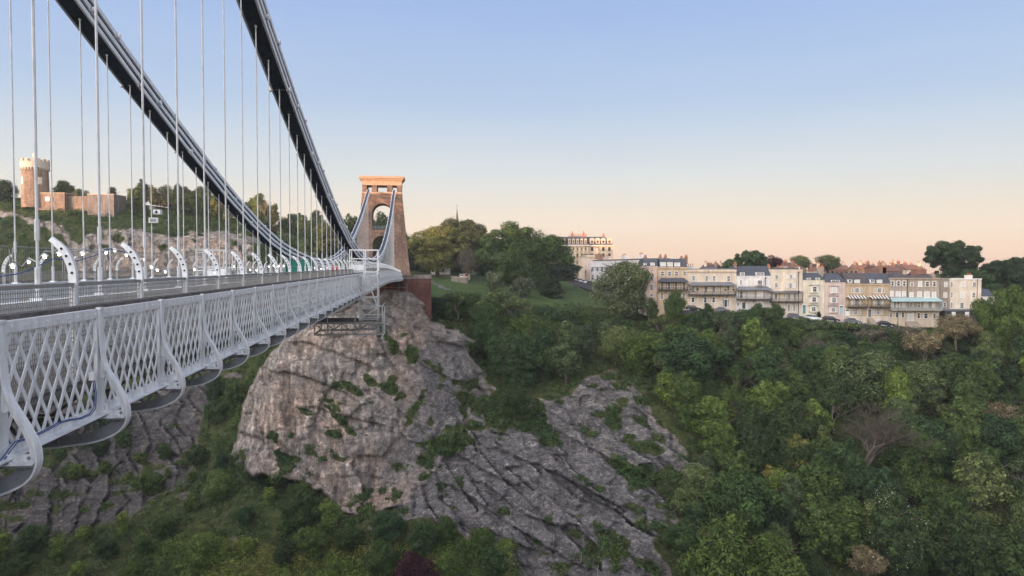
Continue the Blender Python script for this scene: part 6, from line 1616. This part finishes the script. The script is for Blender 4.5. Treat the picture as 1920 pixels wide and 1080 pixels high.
# ================================================================= CAMERA, LIGHT, SKY
hz = MB(); hz.box(-1250, 1250, -1250, 1250, -84, 70)
hm = bpy.data.materials.new('evening haze'); hm.use_nodes = True; _t = hm.node_tree; _t.nodes.remove(_t.nodes['Principled BSDF'])
_v = _t.nodes.new('ShaderNodeVolumePrincipled'); _v.inputs['Color'].default_value = (.93, .91, .90, 1); _v.inputs['Density'].default_value = .0002; _v.inputs['Anisotropy'].default_value = .2
_t.links.new(_v.outputs[0], _t.nodes['Material Output'].inputs['Volume'])
o = hz.build('haze', hm); tag(o, 'thin pale evening haze filling the whole gorge', 'haze', kind='stuff')
cam = bpy.data.cameras.new('camera'); co = bpy.data.objects.new('camera', cam); link(co)
cam.sensor_width = 36; cam.lens = F/1920*36; cam.clip_start = .1; cam.clip_end = 6000
co.location = (0, 0, 0); co.rotation_euler = (math.pi/2-PITCH, 0, 0); SC.camera = co
sun = bpy.data.lights.new('sun', 'SUN'); sun.energy = 4.6; sun.angle = R(.7); sun.color = (1., .55, .29)
so = bpy.data.objects.new('sun', sun); link(so); so.rotation_euler = sdir.to_track_quat('Z', 'Y').to_euler()
W = bpy.data.worlds.new('World'); SC.world = W; W.use_nodes = True; t = W.node_tree; bg = t.nodes['Background']
sky = t.nodes.new('ShaderNodeTexSky'); sky.sky_type = 'NISHITA'; sky.sun_disc = False
sky.sun_elevation = SEL; sky.sun_rotation = SAZ; sky.air_density = 1.; sky.dust_density = 1.2; sky.ozone_density = 2.
tc = t.nodes.new('ShaderNodeTexCoord'); sx = t.nodes.new('ShaderNodeSeparateXYZ'); t.links.new(tc.outputs['Generated'], sx.inputs[0])
K = 1/.88/1.537
_sk = [(0, (.93, .66, .50)), (.02, (.95, .71, .54)), (.056, (.90, .78, .63)), (.118, (.70, .74, .75)), (.208, (.47, .60, .79)), (.335, (.345, .485, .79)), (.5, (.34, .42, .62)), (1, (.42, .43, .47))]
rp = ramp(t, [(p, tuple(x*K for x in c)) for p, c in _sk], sx.outputs['Z'])
# brighter glow of the set side of the sky (towards the sun)
dt = N(t, 'ShaderNodeVectorMath', operation='DOT_PRODUCT'); dt.inputs[1].default_value = tuple(sdir); t.links.new(tc.outputs['Generated'], dt.inputs[0])
mr = N(t, 'ShaderNodeMapRange'); mr.inputs['From Min'].default_value = -1.; t.links.new(dt.outputs['Value'], mr.inputs['Value'])
gl = ramp(t, [(.0, (1, 1, 1)), (.42, (1.0, 1.0, 1.0)), (.62, (2.9, 2.7, 2.45)), (.85, (7.6, 6.3, 4.8)), (1, (12.5, 9.2, 6.2))], mr.outputs[0])
c = mix(t, 1., rp, gl, 'MULTIPLY')
sk = mix(t, 1., sky.outputs[0], (.10, .10, .10), 'MULTIPLY')
c = mix(t, .12, c, sk)
vv = coords(t, (1, 1, 7), which='Generated'); cl = noise(t, vv, 2.2, 5, .6); c = mix(t, 1., c, ramp(t, [(.35, (.975, .98, .99)), (.7, (1.03, 1.02, 1.01))], cl), 'MULTIPLY')
t.links.new(c, bg.inputs['Color']); bg.inputs['Strength'].default_value = 1.0
SC.view_settings.view_transform = 'Standard'; SC.view_settings.look = 'None'; SC.view_settings.exposure = .62; SC.view_settings.gamma = 1
SC.render.engine = 'CYCLES'; SC.cycles.max_bounces = 6; SC.cycles.diffuse_bounces = 3; SC.cycles.glossy_bounces = 2; SC.cycles.transmission_bounces = 3; SC.cycles.volume_bounces = 0
SC.cycles.use_denoising = True

for _o in SC.objects:
    if _o.get('label') and not 4 <= len(_o['label'].split()) <= 16: print('LONG', len(_o['label'].split()), _o['label'])
